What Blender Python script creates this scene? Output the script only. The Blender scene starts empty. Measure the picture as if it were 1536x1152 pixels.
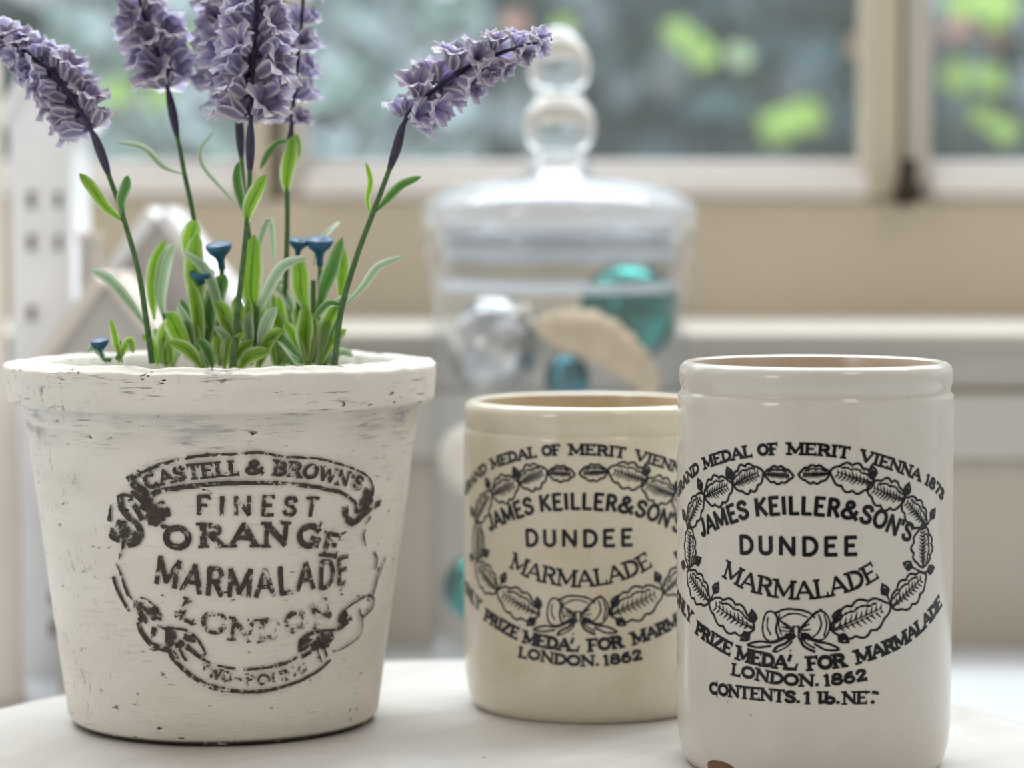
import bpy, bmesh, math, random
from math import sin, cos, pi, radians, sqrt, atan2
from mathutils import Vector, Matrix, noise

SC = bpy.context.scene
COL = SC.collection

# ------------------------------------------------------------------ camera
F_PX, CX, CY = 4000.0, 768.0, 576.0          # focal length in pixels of the 1536x1152 frame
CAM_Z = 0.20
PITCH = math.atan((CY - 330.0) / F_PX)
cam_d = bpy.data.cameras.new('camera')
cam = bpy.data.objects.new('camera', cam_d); COL.objects.link(cam)
cam_d.sensor_width = 36.0
cam_d.lens = 36.0 * F_PX / 1536.0
cam_d.clip_start = 0.02; cam_d.clip_end = 60
cam.location = (0, 0, CAM_Z)
cam.rotation_euler = (pi / 2 - PITCH, 0, 0)
cam_d.dof.use_dof = True
cam_d.dof.focus_distance = 0.730
cam_d.dof.aperture_fstop = cam_d.lens / 11.5      # 11.5 mm opening
SC.camera = cam

# ------------------------------------------------------------------ daylight
def srgb(r, g, b):
    def f(c):
        c /= 255.0
        return c / 12.92 if c <= 0.04045 else ((c + 0.055) / 1.055) ** 2.4
    return (f(r), f(g), f(b), 1.0)

world = bpy.data.worlds.new('overcast'); SC.world = world
world.use_nodes = True
bg = world.node_tree.nodes['Background']
bg.inputs[0].default_value = (1.0, 0.975, 0.945, 1)
bg.inputs[1].default_value = 0.56

def area(name, loc, target, sx, sy, power, color):
    l = bpy.data.lights.new(name, 'AREA'); l.shape = 'RECTANGLE'
    l.size = sx; l.size_y = sy; l.energy = power; l.color = color
    o = bpy.data.objects.new(name, l); COL.objects.link(o)
    o.location = loc
    o.rotation_euler = (Vector(target) - Vector(loc)).to_track_quat('-Z', 'Y').to_euler()
    return o
area('window_daylight', (0.0, 1.36, 0.95), (0, 0.62, 0.0), 2.2, 1.0, 14, (0.88, 0.95, 1.0))       # upper part of the kitchen window
area('garden_sky', (0.0, 2.1, 2.4), (0, 3.1, 0.0), 3.5, 1.2, 150, (0.84, 0.94, 1.0))                # open sky over the garden
area('left_window_fill', (-1.5, -0.9, 1.0), (0, 0.8, 0.05), 0.45, 0.75, 6, (1.0, 0.97, 0.92))  # added area light, stands in for an unseen window at front left
area('warm_overhead_fill', (0.9, -0.5, 2.0), (0, 0.8, 0.05), 0.4, 0.4, 4, (1.0, 0.93, 0.82))  # added warm fill from above, no actual lamp there

SC.view_settings.view_transform = 'Standard'
SC.view_settings.look = 'None'
SC.view_settings.gamma = 1.0
SC.view_settings.use_curve_mapping = False
SC.view_settings.exposure = 0.10

# ------------------------------------------------------------------ picture geometry
FWD = Vector((0, cos(PITCH), -sin(PITCH))); UP = Vector((0, sin(PITCH), cos(PITCH))); RT = Vector((1, 0, 0))
CAM = Vector((0, 0, CAM_Z))
def ray(px, py):
    return FWD + RT * ((px - CX) / F_PX) - UP * ((py - CY) / F_PX)
def P(px, py, Y):
    d = ray(px, py); return CAM + d * (Y / d.y)
def G(px, py, z):
    d = ray(px, py); return CAM + d * ((z - CAM_Z) / d.z)

# ------------------------------------------------------------------ helpers
def mesh_obj(name, verts, faces, mat=None, parent=None, smooth=True, uvs=None):
    me = bpy.data.meshes.new(name)
    me.from_pydata([tuple(v) for v in verts], [], faces)
    if uvs is not None:
        ul = me.uv_layers.new(name='UVMap')
        for lp in me.loops:
            ul.data[lp.index].uv = uvs[lp.vertex_index]
    if smooth and len(me.polygons):
        me.polygons.foreach_set('use_smooth', [True] * len(me.polygons))
    me.update()
    o = bpy.data.objects.new(name, me); COL.objects.link(o)
    if mat: me.materials.append(mat)
    if parent: o.parent = parent
    return o

def empty(name, loc=(0, 0, 0)):
    o = bpy.data.objects.new(name, None); COL.objects.link(o)
    o.location = loc; o.empty_display_size = 0.01
    return o

def tag(o, label, cat, group=None):
    o['label'] = label; o['category'] = cat
    if group: o['group'] = group
    return o
def structure(o, label=None):
    o['kind'] = 'structure'
    if label: o['label'] = label
    return o

def lathe(profile, seg=96, cap=False):
    """profile [(r,z)...] around the z axis"""
    vs, fs = [], []
    n = len(profile)
    for r, z in profile:
        for k in range(seg):
            a = 2 * pi * k / seg
            vs.append((r * cos(a), r * sin(a), z))
    for i in range(n - 1):
        for k in range(seg):
            k2 = (k + 1) % seg
            fs.append((i * seg + k, i * seg + k2, (i + 1) * seg + k2, (i + 1) * seg + k))
    return vs, fs

def box_data(x0, x1, y0, y1, z0, z1, bev=0.0):
    bm = bmesh.new()
    bmesh.ops.create_cube(bm, size=1)
    for v in bm.verts:
        v.co = Vector(((x0 + x1) / 2 + v.co.x * (x1 - x0), (y0 + y1) / 2 + v.co.y * (y1 - y0), (z0 + z1) / 2 + v.co.z * (z1 - z0)))
    if bev > 0:
        bmesh.ops.bevel(bm, geom=bm.edges[:], offset=bev, segments=3, affect='EDGES', profile=0.5)
    bm.verts.index_update()
    vs = [v.co.copy() for v in bm.verts]; fs = [tuple(v.index for v in f.verts) for f in bm.faces]
    bm.free()
    return vs, fs
def box(name, x0, x1, y0, y1, z0, z1, mat, parent=None, bev=0.0):
    vs, fs = box_data(x0, x1, y0, y1, z0, z1, bev)
    return mesh_obj(name, vs, fs, mat, parent, smooth=False)
def prism(name, pts, y0, y1, mat, parent=None):
    """polygon pts in (x,z), extruded along y"""
    n = len(pts)
    vs = [(x, y0, z) for x, z in pts] + [(x, y1, z) for x, z in pts]
    fs = [tuple(range(n)), tuple(range(2 * n - 1, n - 1, -1))]
    for i in range(n):
        j = (i + 1) % n
        fs.append((i, i + n, j + n, j))
    return mesh_obj(name, vs, fs, mat, parent, smooth=False)

def catmull(pts, per=8):
    out = []
    n = len(pts)
    pts = [Vector(p) for p in pts]
    for i in range(n - 1):
        p1, p2 = pts[i], pts[i + 1]
        p0 = pts[i - 1] if i > 0 else p1 * 2 - p2
        p3 = pts[i + 2] if i + 2 < n else p2 * 2 - p1
        for k in range(per):
            t = k / per
            out.append(0.5 * ((2 * p1) + (p2 - p0) * t + (2 * p0 - 5 * p1 + 4 * p2 - p3) * t * t + (3 * p1 - p0 - 3 * p2 + p3) * t ** 3))
    out.append(pts[-1].copy())
    return out

def tube_data(pts, radii, seg=8):
    vs, fs = [], []
    n = len(pts)
    ref = Vector((0.3, 1, 0.2)).normalized()
    for i, p in enumerate(pts):
        t = (pts[min(i + 1, n - 1)] - pts[max(i - 1, 0)]).normalized()
        a = t.cross(ref).normalized(); b = t.cross(a).normalized()
        r = radii[i] if isinstance(radii, (list, tuple)) else radii
        for k in range(seg):
            an = 2 * pi * k / seg
            vs.append(p + (a * cos(an) + b * sin(an)) * r)
    for i in range(n - 1):
        for k in range(seg):
            k2 = (k + 1) % seg
            fs.append((i * seg + k, i * seg + k2, (i + 1) * seg + k2, (i + 1) * seg + k))
    fs.append(tuple(range(seg - 1, -1, -1))); fs.append(tuple(range((n - 1) * seg, n * seg)))
    return vs, fs

# ------------------------------------------------------------------ materials
class NT:
    def __init__(self, name):
        self.m = bpy.data.materials.new(name); self.m.use_nodes = True
        self.t = self.m.node_tree; self.n = self.t.nodes; self.l = self.t.links
        self.b = self.n['Principled BSDF']; self.out = self.n['Material Output']
    def node(self, typ, **kw):
        nd = self.n.new(typ)
        for k, v in kw.items():
            if k.startswith('i_'):
                key = k[2:]
                nd.inputs[int(key) if key.isdigit() else key].default_value = v
            else: setattr(nd, k, v)
        return nd
    def link(self, a, b): self.l.new(a, b)
    def coords(self, kind='Object', scale=(1, 1, 1)):
        tc = self.node('ShaderNodeTexCoord'); mp = self.node('ShaderNodeMapping')
        mp.inputs['Scale'].default_value = scale
        self.link(tc.outputs[kind], mp.inputs[0]); return mp.outputs[0]
    def noise(self, vec, scale, detail=4, rough=0.6):
        nd = self.node('ShaderNodeTexNoise'); nd.inputs['Scale'].default_value = scale
        nd.inputs['Detail'].default_value = detail; nd.inputs['Roughness'].default_value = rough
        self.link(vec, nd.inputs['Vector']); return nd.outputs['Fac']
    def ramp(self, fac, stops):
        r = self.node('ShaderNodeValToRGB'); e = r.color_ramp.elements
        while len(e) < len(stops): e.new(0.5)
        for el, (p, c) in zip(e, stops):
            el.position = p; el.color = c if len(c) == 4 else (*c, 1)
        self.link(fac, r.inputs[0]); return r.outputs[0]
    def math(self, op, a, b=None):
        nd = self.node('ShaderNodeMath', operation=op)
        for i, x in enumerate((a, b)):
            if x is None: continue
            if isinstance(x, (int, float)): nd.inputs[i].default_value = x
            else: self.link(x, nd.inputs[i])
        return nd.outputs[0]
    def mix(self, fac, a, b):
        nd = self.node('ShaderNodeMix', data_type='RGBA')
        if isinstance(fac, (int, float)): nd.inputs[0].default_value = fac
        else: self.link(fac, nd.inputs[0])
        for i, x in ((6, a), (7, b)):
            if isinstance(x, tuple): nd.inputs[i].default_value = x
            else: self.link(x, nd.inputs[i])
        return nd.outputs[2]
    def bump(self, h, strength=0.3, dist=0.001):
        nd = self.node('ShaderNodeBump'); nd.inputs['Strength'].default_value = strength
        nd.inputs['Distance'].default_value = dist
        self.link(h, nd.inputs['Height']); self.link(nd.outputs[0], self.b.inputs['Normal'])
    def set(self, **kw):
        for k, v in kw.items():
            k = k.replace('_', ' ')
            if isinstance(v, (int, float, tuple)): self.b.inputs[k].default_value = v
            else: self.link(v, self.b.inputs[k])
        return self

BLACK, WHITE = (0, 0, 0, 1), (1, 1, 1, 1)
def plain(name, col, rough=0.5, var=0.06, scale=25, **kw):
    t = NT(name); v = t.coords()
    n = t.noise(v, scale)
    dark = tuple(c * (1 - var * 2) for c in col[:3]) + (1,)
    lite = tuple(min(1, c * (1 + var)) for c in col[:3]) + (1,)
    t.set(Base_Color=t.ramp(n, [(0.3, dark), (0.7, lite)]), Roughness=rough, **kw)
    return t.m

# glazed stoneware
def stoneware(name, col, stain, stain_amt):
    t = NT(name); v = t.coords()
    big = t.noise(v, 22, 3); base = t.ramp(big, [(0.35, tuple(c * 0.94 for c in col[:3]) + (1,)), (0.65, col)])
    st = t.ramp(t.noise(v, 38, 3), [(0.5, BLACK), (0.78, (stain_amt,) * 3)])
    c1 = t.mix(st, base, stain)
    vo = t.node('ShaderNodeTexVoronoi'); vo.inputs['Scale'].default_value = 130; t.link(v, vo.inputs['Vector'])
    sp = t.ramp(vo.outputs['Distance'], [(0.035, WHITE), (0.06, BLACK)])
    gate = t.ramp(t.noise(v, 60, 1), [(0.6, BLACK), (0.64, WHITE)])
    specks = t.math('MULTIPLY', sp, gate)
    c2 = t.mix(t.math('MULTIPLY', specks, 0.55), c1, srgb(96, 66, 44))
    gr = t.ramp(t.noise(v, 1500, 2), [(0.3, (0.93,) * 3), (0.7, WHITE)])
    mul = t.node('ShaderNodeMix', data_type='RGBA', blend_type='MULTIPLY'); mul.inputs[0].default_value = 1
    t.link(c2, mul.inputs[6]); t.link(gr, mul.inputs[7])
    t.set(Base_Color=mul.outputs[2], Roughness=0.13)
    t.b.inputs['IOR'].default_value = 1.5
    t.bump(t.noise(v, 45, 3), 0.12, 0.002)
    return t.m
M_JAR = stoneware('glazed_stoneware', srgb(210, 204, 194), srgb(186, 170, 146), 0.25)
M_JAR2 = stoneware('glazed_cream_stoneware', srgb(222, 213, 194), srgb(190, 166, 118), 0.45)
def inner_glaze(name, col):
    return plain(name, col, 0.25, 0.08, 30)
M_JAR_IN = inner_glaze('pale_tan_stoneware_inside', srgb(190, 172, 152))  # even tan inside, darker than the outer glaze
M_JAR2_IN = inner_glaze('tan_stoneware_inside', srgb(198, 178, 146))

# chalk paint with brush scuffs
def chalk():
    t = NT('white_chalk_paint'); tc = t.node('ShaderNodeTexCoord')
    sep = t.node('ShaderNodeSeparateXYZ'); t.link(tc.outputs['Object'], sep.inputs[0])
    ang = t.node('ShaderNodeMath', operation='ARCTAN2'); t.link(sep.outputs[0], ang.inputs[0])
    neg = t.math('MULTIPLY', sep.outputs[1], -1.0); t.link(neg, ang.inputs[1])
    cmb = t.node('ShaderNodeCombineXYZ'); t.link(t.math('MULTIPLY', ang.outputs[0], 0.055), cmb.inputs[0]); t.link(sep.outputs[2], cmb.inputs[1])
    def mapped(sx, sy):
        mp = t.node('ShaderNodeMapping'); mp.inputs['Scale'].default_value = (sx, sy, 1); t.link(cmb.outputs[0], mp.inputs[0]); return mp.outputs[0]
    base = t.ramp(t.noise(mapped(18, 60), 1, 4), [(0.3, srgb(216, 209, 198)), (0.7, srgb(230, 224, 214))])
    # fine dry-brush strokes
    s1 = t.ramp(t.noise(mapped(90, 900), 1, 6, 0.75), [(0.55, BLACK), (0.61, WHITE)])
    g1 = t.ramp(t.noise(mapped(45, 90), 1, 3), [(0.47, BLACK), (0.60, WHITE)])
    # the collar and the angle under it are scuffed most
    zz = sep.outputs[2]
    band = t.node('ShaderNodeMapRange'); band.inputs[1].default_value = 0.078; band.inputs[2].default_value = 0.092
    t.link(zz, band.inputs[0])
    wt = t.math('ADD', t.math('MULTIPLY', band.outputs[0], 0.75), 0.25)
    m1 = t.math('MULTIPLY', t.math('MULTIPLY', s1, g1), wt)
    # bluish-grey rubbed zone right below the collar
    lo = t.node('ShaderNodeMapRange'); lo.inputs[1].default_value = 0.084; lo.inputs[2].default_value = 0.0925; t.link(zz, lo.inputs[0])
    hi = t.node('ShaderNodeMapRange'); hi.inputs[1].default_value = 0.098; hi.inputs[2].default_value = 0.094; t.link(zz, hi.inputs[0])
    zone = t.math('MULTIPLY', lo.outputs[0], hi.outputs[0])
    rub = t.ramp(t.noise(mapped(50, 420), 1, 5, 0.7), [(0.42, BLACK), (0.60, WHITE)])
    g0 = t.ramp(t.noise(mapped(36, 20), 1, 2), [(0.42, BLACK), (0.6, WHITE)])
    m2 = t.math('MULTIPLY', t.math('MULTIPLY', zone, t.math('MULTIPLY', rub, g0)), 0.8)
    # black chips
    ch = t.ramp(t.noise(mapped(260, 620), 1, 3, 0.6), [(0.615, BLACK), (0.64, WHITE)])
    g2 = t.ramp(t.noise(mapped(55, 75), 1.7, 2), [(0.56, BLACK), (0.62, WHITE)])
    m3 = t.math('MULTIPLY', ch, g2)
    # brush dabs on the left flank
    dab = t.ramp(t.noise(mapped(520, 230), 1, 4, .7), [(0.57, BLACK), (0.63, WHITE)])
    g3 = t.ramp(t.noise(mapped(40, 28), 2.3, 2), [(0.46, BLACK), (0.60, WHITE)])
    fl = t.node('ShaderNodeMapRange'); fl.inputs[1].default_value = -0.45; fl.inputs[2].default_value = -0.75; t.link(ang.outputs[0], fl.inputs[0])
    m4 = t.math('MULTIPLY', t.math('MULTIPLY', dab, g3), t.math('ADD', t.math('MULTIPLY', fl.outputs[0], 0.85), 0.12))
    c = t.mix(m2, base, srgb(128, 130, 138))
    c = t.mix(t.math('MULTIPLY', m4, 0.75), c, srgb(120, 118, 116))
    c = t.mix(t.math('MULTIPLY', m1, 0.85), c, srgb(96, 92, 92))
    c = t.mix(m3, c, srgb(48, 46, 48))
    ft = t.node('ShaderNodeMapRange'); ft.inputs[1].default_value = 0.0022; ft.inputs[2].default_value = 0.0012; t.link(zz, ft.inputs[0])
    fn = t.ramp(t.noise(mapped(90, 200), 1, 3), [(0.36, BLACK), (0.42, WHITE)])
    c = t.mix(t.math('MULTIPLY', ft.outputs[0], fn), c, srgb(60, 48, 42))
    t.set(Base_Color=c, Roughness=0.75)
    hgt = t.math('ADD', t.noise(mapped(90, 900), 1, 5), t.math('MULTIPLY', t.noise(mapped(260, 260), 1, 3), 0.7))
    t.bump(hgt, 0.35, 0.0008)
    return t.m
M_CHALK = chalk()

def ink(name, col, wear_scale=None, lo=0.38, hi=0.44, rough=0.3):
    t = NT(name); v = t.coords()
    c = t.ramp(t.noise(v, 400, 3), [(0.3, tuple(x * 0.7 for x in col[:3]) + (1,)), (0.7, tuple(x * 1.35 for x in col[:3]) + (1,))])
    t.set(Base_Color=c, Roughness=rough); t.b.inputs['Specular IOR Level'].default_value = 0.3
    if wear_scale:
        w = t.ramp(t.noise(v, wear_scale, 4, 0.7), [(lo, BLACK), (hi, WHITE)])
        t.set(Alpha=w)
    return t.m
M_INK = ink('navy_black_transfer', srgb(9, 10, 18), 900, 0.20, 0.26, 0.3)
M_INK2 = ink('grey_black_transfer', srgb(34, 36, 44), 700, 0.30, 0.38, 0.3)
M_STAMP = ink('worn_stamp_ink', srgb(68, 60, 56), 420, 0.40, 0.45, 0.8)
M_STAMP2 = ink('very_worn_stamp_ink', srgb(72, 64, 60), 480, 0.475, 0.52, 0.8)

def marble():
    t = NT('white_marble'); v = t.coords()
    w = t.node('ShaderNodeTexNoise'); w.inputs['Scale'].default_value = 9; w.inputs['Detail'].default_value = 8; w.inputs['Distortion'].default_value = 1.6
    t.link(v, w.inputs['Vector'])
    vein = t.ramp(w.outputs['Fac'], [(0.44, BLACK), (0.5, WHITE), (0.56, BLACK)])
    cl = t.ramp(t.noise(v, 14, 4), [(0.3, srgb(194, 189, 183)), (0.7, srgb(208, 204, 199))])
    c = t.mix(t.math('MULTIPLY', vein, 0.28), cl, srgb(172, 164, 158))
    sm = t.ramp(t.noise(v, 110, 3), [(0.66, BLACK), (0.74, WHITE)])
    c = t.mix(t.math('MULTIPLY', sm, 0.25), c, srgb(168, 150, 140))
    t.set(Base_Color=c, Roughness=0.32)
    return t.m
M_MARBLE = marble()
M_WORKTOP = plain('pale_grey_worktop', srgb(196, 198, 200), 0.35, 0.05, 12)
M_PANEL = plain('beige_painted_board', srgb(192, 181, 166), 0.5, 0.03, 5)
M_PANEL_L = plain('cream_painted_board', srgb(196, 189, 179), 0.5, 0.03, 5)
M_FRAME = plain('cream_window_paint', srgb(196, 184, 164), 0.45, 0.03, 6)
M_SASH = plain('lit_sash_paint', srgb(222, 216, 212), 0.4, 0.03, 6)  # daylight on the angled sash is put into this paler colour
M_STILE = plain('grey_white_window_paint', srgb(190, 184, 174), 0.45, 0.03, 6)
M_GAP = plain('dark_weather_seal', srgb(140, 122, 100), 0.7, 0.05, 20)
M_IRON = plain('dark_bronze_latch', srgb(52, 38, 28), 0.45, 0.1, 60, Metallic=0.6)
M_HOUSE = plain('white_house_paint', srgb(236, 236, 238), 0.6, 0.03, 20)
M_HOUSE_G = plain('grey_house_paint', srgb(186, 180, 175), 0.7, 0.04, 20)
M_HOUSE_B = plain('cream_house_paint', srgb(216, 205, 192), 0.7, 0.04, 20)
M_HOLE = plain('dark_window_opening', srgb(120, 112, 106), 0.8, 0.05, 30)
M_DARK = plain('black_window_opening', srgb(52, 46, 42), 0.8, 0.05, 30)

def thin_glass(name, tint, ior=1.45, haze=0.0):
    t = NT(name)
    tr = t.node('ShaderNodeBsdfTransparent'); tr.inputs[0].default_value = tint
    gl = t.node('ShaderNodeBsdfGlossy'); gl.inputs['Roughness'].default_value = 0.03
    lw = t.node('ShaderNodeLayerWeight'); lw.inputs[0].default_value = 0.5
    f0 = ((ior - 1) / (ior + 1)) ** 2
    fr = t.math('ADD', t.math('MULTIPLY', t.math('POWER', lw.outputs['Facing'], 5.0), 1 - f0), f0)
    mx = t.node('ShaderNodeMixShader')
    t.link(fr, mx.inputs[0]); t.link(tr.outputs[0], mx.inputs[1]); t.link(gl.outputs[0], mx.inputs[2])
    last = mx.outputs[0]
    if haze:
        df = t.node('ShaderNodeBsdfDiffuse'); df.inputs[0].default_value = (0.9, 0.93, 0.97, 1)  # pale diffuse: bloom and bright reflections put into the glass
        m2 = t.node('ShaderNodeMixShader')
        n = t.ramp(t.noise(t.coords(), 14, 3), [(0.3, (haze * 0.6,) * 3), (0.7, (haze,) * 3)])
        t.link(n, m2.inputs[0]); t.link(last, m2.inputs[1]); t.link(df.outputs[0], m2.inputs[2]); last = m2.outputs[0]
    t.link(last, t.out.inputs[0])
    return t.m
M_PANE = thin_glass('hazy_window_glass', (0.97, 0.985, 0.98, 1), 1.3, 0.09)  # haze in the pane stands in for bloom over the garden
M_JGLASS = thin_glass('clear_jar_glass', (0.985, 0.99, 0.995, 1), 1.5, 0.035)
M_RGLASS = thin_glass('glint_ring_glass', (0.97, 0.98, 0.99, 1), 1.5, 0.45)  # whitish diffuse paints the bright reflected bands
M_CGLASS = thin_glass('clear_collar_glass', (0.99, 0.99, 0.99, 1), 1.35, 0.0)
M_LGLASS = thin_glass('thick_lid_glass', (0.98, 0.985, 0.995, 1), 1.6, 0.24)  # pale haze paints the brightness of the reflecting lid rims
def solid_glass(name):
    t = NT(name)
    t.set(Base_Color=(0.97, 0.985, 1, 1), Roughness=0.02, IOR=1.45)
    t.b.inputs['Transmission Weight'].default_value = 0.88
    n = t.noise(t.coords(), 40); t.set(Roughness=t.ramp(n, [(0.3, (0.01,) * 3), (0.8, (0.05,) * 3)]))
    return t.m
M_KNOB = solid_glass('thick_clear_glass')

def bauble_mat(name, col, rough):
    t = NT(name); v = t.coords()
    vo = t.node('ShaderNodeTexVoronoi'); vo.inputs['Scale'].default_value = 90; t.link(v, vo.inputs['Vector'])
    n = t.noise(v, 70, 4)
    t.set(Base_Color=t.ramp(n, [(0.3, tuple(c * 0.35 for c in col[:3]) + (1,)), (0.7, col)]), Metallic=0.9, Roughness=rough)
    t.bump(n, 0.28, 0.0025)
    return t.m
M_SILVER = bauble_mat('crackled_silver', srgb(232, 230, 228), 0.22)
M_TEAL = bauble_mat('teal_mirror_glass', srgb(42, 138, 126), 0.10)
M_BLUE = bauble_mat('blue_mirror_glass', srgb(24, 122, 140), 0.15)
M_PEARL = plain('matte_cream_bauble', srgb(226, 214, 196), 0.5, 0.08, 60)
M_SHELL = plain('beige_wooden_ornament', srgb(208, 184, 150), 0.6, 0.12, 70)
M_CAP = plain('bauble_cap_metal', srgb(190, 180, 165), 0.3, 0.05, 60, Metallic=0.9)

# plants: colour runs across (v) and along (u) each leaf
def leaf_mat(name, rib, mid, edge, tipc, trans=0.25):
    t = NT(name); uv = t.node('ShaderNodeUVMap')
    sep = t.node('ShaderNodeSeparateXYZ'); t.link(uv.outputs[0], sep.inputs[0])
    av = t.math('ABSOLUTE', t.math('SUBTRACT', sep.outputs[1], 0.5))
    n = t.noise(t.coords(), 320, 3)
    av2 = t.math('ADD', av, t.math('MULTIPLY', t.math('SUBTRACT', n, 0.5), 0.16))
    c = t.ramp(av2, [(0.0, rib), (0.1, mid), (0.28, mid), (0.43, edge)])
    c = t.mix(t.ramp(sep.outputs[0], [(0.65, BLACK), (1.0, (0.6,) * 3)]), c, tipc)
    t.set(Base_Color=c, Roughness=0.45)
    tl = t.node('ShaderNodeBsdfTranslucent'); t.link(c, tl.inputs[0])
    mx = t.node('ShaderNodeMixShader'); mx.inputs[0].default_value = trans
    t.link(t.b.outputs[0], mx.inputs[1]); t.link(tl.outputs[0], mx.inputs[2]); t.link(mx.outputs[0], t.out.inputs[0])
    return t.m
M_LEAF = leaf_mat('bright_green_leaf', srgb(84, 130, 40), srgb(136, 178, 48), srgb(206, 218, 172), srgb(120, 160, 60), 0.35)
M_LEAFD = leaf_mat('deep_green_leaf', srgb(60, 104, 44), srgb(88, 136, 62), srgb(168, 190, 150), srgb(96, 140, 70), 0.3)
M_LEAFP = leaf_mat('frosted_green_leaf', srgb(128, 158, 118), srgb(164, 188, 152), srgb(216, 224, 208), srgb(170, 190, 160), 0.35)
M_PETAL = leaf_mat('lavender_petal', srgb(138, 128, 176), srgb(178, 170, 208), srgb(246, 243, 244), srgb(234, 230, 236), 0.48)
M_PETALD = leaf_mat('dusty_lavender_petal', srgb(112, 101, 138), srgb(156, 146, 178), srgb(236, 228, 230), srgb(222, 214, 220), 0.42)
def stem_mat():
    t = NT('stem_green_to_violet'); v = t.coords()
    uv = t.node('ShaderNodeUVMap'); sep = t.node('ShaderNodeSeparateXYZ'); t.link(uv.outputs[0], sep.inputs[0])
    n = t.noise(v, 500, 3)
    g = t.ramp(n, [(0.3, srgb(48, 82, 40)), (0.7, srgb(82, 118, 62))])
    p = t.ramp(n, [(0.3, srgb(38, 30, 52)), (0.7, srgb(66, 56, 86))])
    f = t.ramp(sep.outputs[0], [(0.49, BLACK), (0.51, WHITE)])
    t.set(Base_Color=t.mix(f, g, p), Roughness=0.5)
    return t.m
M_STEM = stem_mat()
M_SPRIG = plain('sprig_stem_green', srgb(84, 122, 58), 0.5, 0.15, 300)
M_BUD = plain('teal_blue_bud', srgb(26, 88, 124), 0.4, 0.25, 300)
M_SOIL = plain('pale_moss_filler', srgb(120, 124, 96), 0.9, 0.25, 180)

# ================================================================== SETTING
Y_WALL, Y_WIN = 1.24, 1.42
def zat(py, Y): return P(768, py, Y).z
XL, XR = -1.3, 1.3
z_sill = zat(497, Y_WALL)
# worktop
wk = box('worktop', XL, XR, 0.30, Y_WALL + 0.02, -0.04, 0.0, M_WORKTOP, bev=0.002)
structure(wk)
# panelled wall under the window
wb = box('wall_back', XL, XR, Y_WALL + 0.012, Y_WALL + 0.05, -0.04, z_sill - 0.007, M_PANEL)
structure(wb)
box('panel_board', XL, XR, Y_WALL + 0.004, Y_WALL + 0.012, 0.0, zat(692, Y_WALL), M_PANEL, wb, 0.001)
box('panel_rail', XL, XR, Y_WALL - 0.004, Y_WALL + 0.012, zat(690, Y_WALL), zat(588, Y_WALL), M_PANEL_L, wb, 0.003)
box('panel_moulding', XL, XR, Y_WALL + 0.003, Y_WALL + 0.012, zat(584, Y_WALL), zat(512, Y_WALL), M_PANEL_L, wb, 0.001)
tr1 = box('trim_1', XL, XR, Y_WALL - 0.012, Y_WIN + 0.01, z_sill - 0.007, z_sill, M_SASH, bev=0.002)
tr1.data.materials[0] = plain('stone_grey_sill_paint', srgb(180, 172, 161), 0.5, 0.03, 6)
structure(tr1, 'white painted window sill board above the panelling')
# kitchen wall behind the camera
wf = structure(box('wall_front', -1.5, 1.5, -1.75, -1.65, -0.9, 1.5, plain('warm_grey_wall', srgb(150, 142, 132), 0.8, 0.04, 4)))
# window
win = structure(empty('window_1', (0, Y_WIN, z_sill)))
def wbox(name, px0, px1, py0, py1, yf, yb, mat, parent=None, bev=0.002):
    """rectangle given at depth Y_WIN, front at Y_WIN+yf"""
    a = P(px0, py0, Y_WIN); b = P(px1, py1, Y_WIN)
    vs, fs = box_data(a.x, b.x, yf, yb, b.z - z_sill, a.z - z_sill, bev)
    return mesh_obj(name, vs, fs, mat, parent or win, smooth=False)
wbox('frame_bottom_rail', -2400, 3900, 300, 484, -0.006, 0.06, M_FRAME)
TOP = -900
for px0, pxm0, pxm1, px1 in ((372, 405, 420, 456), (1306, 1344, 1364, 1392)):
    mu = wbox('mullion', px0 + 14, px1 - 10, TOP, 300, 0.006, 0.06, M_FRAME)
    wbox('sash_stile', px0 - 2, pxm0, TOP, 296, -0.010, 0.03, M_FRAME)
    wbox('sash_stile', pxm1, px1 + 2, TOP, 296, -0.004, 0.03, M_STILE)
    wbox('seal_groove', pxm0, pxm1, TOP, 296, 0.002, 0.03, M_GAP)
for px0, px1 in ((-1500, 372), (456, 1306), (1392, 3900)):
    wbox('sash_bottom_rail', px0, px1, 262, 299, -0.010, 0.03, M_SASH, bev=0.004)
    wbox('glazing_bead', px0, px1, 240, 262, 0.006, 0.03, M_SASH, bev=0.003)
    pn = wbox('pane', px0, px1, TOP, 244, 0.018, 0.020, M_PANE, bev=0)
# latch on the mullion foot
lt = empty('window_latch', P(1352, 300, Y_WIN) + Vector((0, -0.024, 0)))
lt.parent = None
vs, fs = lathe([(0.0005, -0.001), (0.0075, -0.001), (0.0085, 0.002), (0.0075, 0.006), (0.0045, 0.010), (0.004, 0.016), (0.0055, 0.019), (0.004, 0.0215), (0.0005, 0.022)], 24)
mesh_obj('latch_body', vs, fs, M_IRON, lt)
vs, fs = box_data(-0.004, 0.004, 0.0, 0.016, -0.003, 0.012, 0.001)
mesh_obj('latch_plate', vs, fs, M_IRON, lt, smooth=False)
tag(lt, 'small dark bronze latch at the foot of the window mullion', 'latch')

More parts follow.
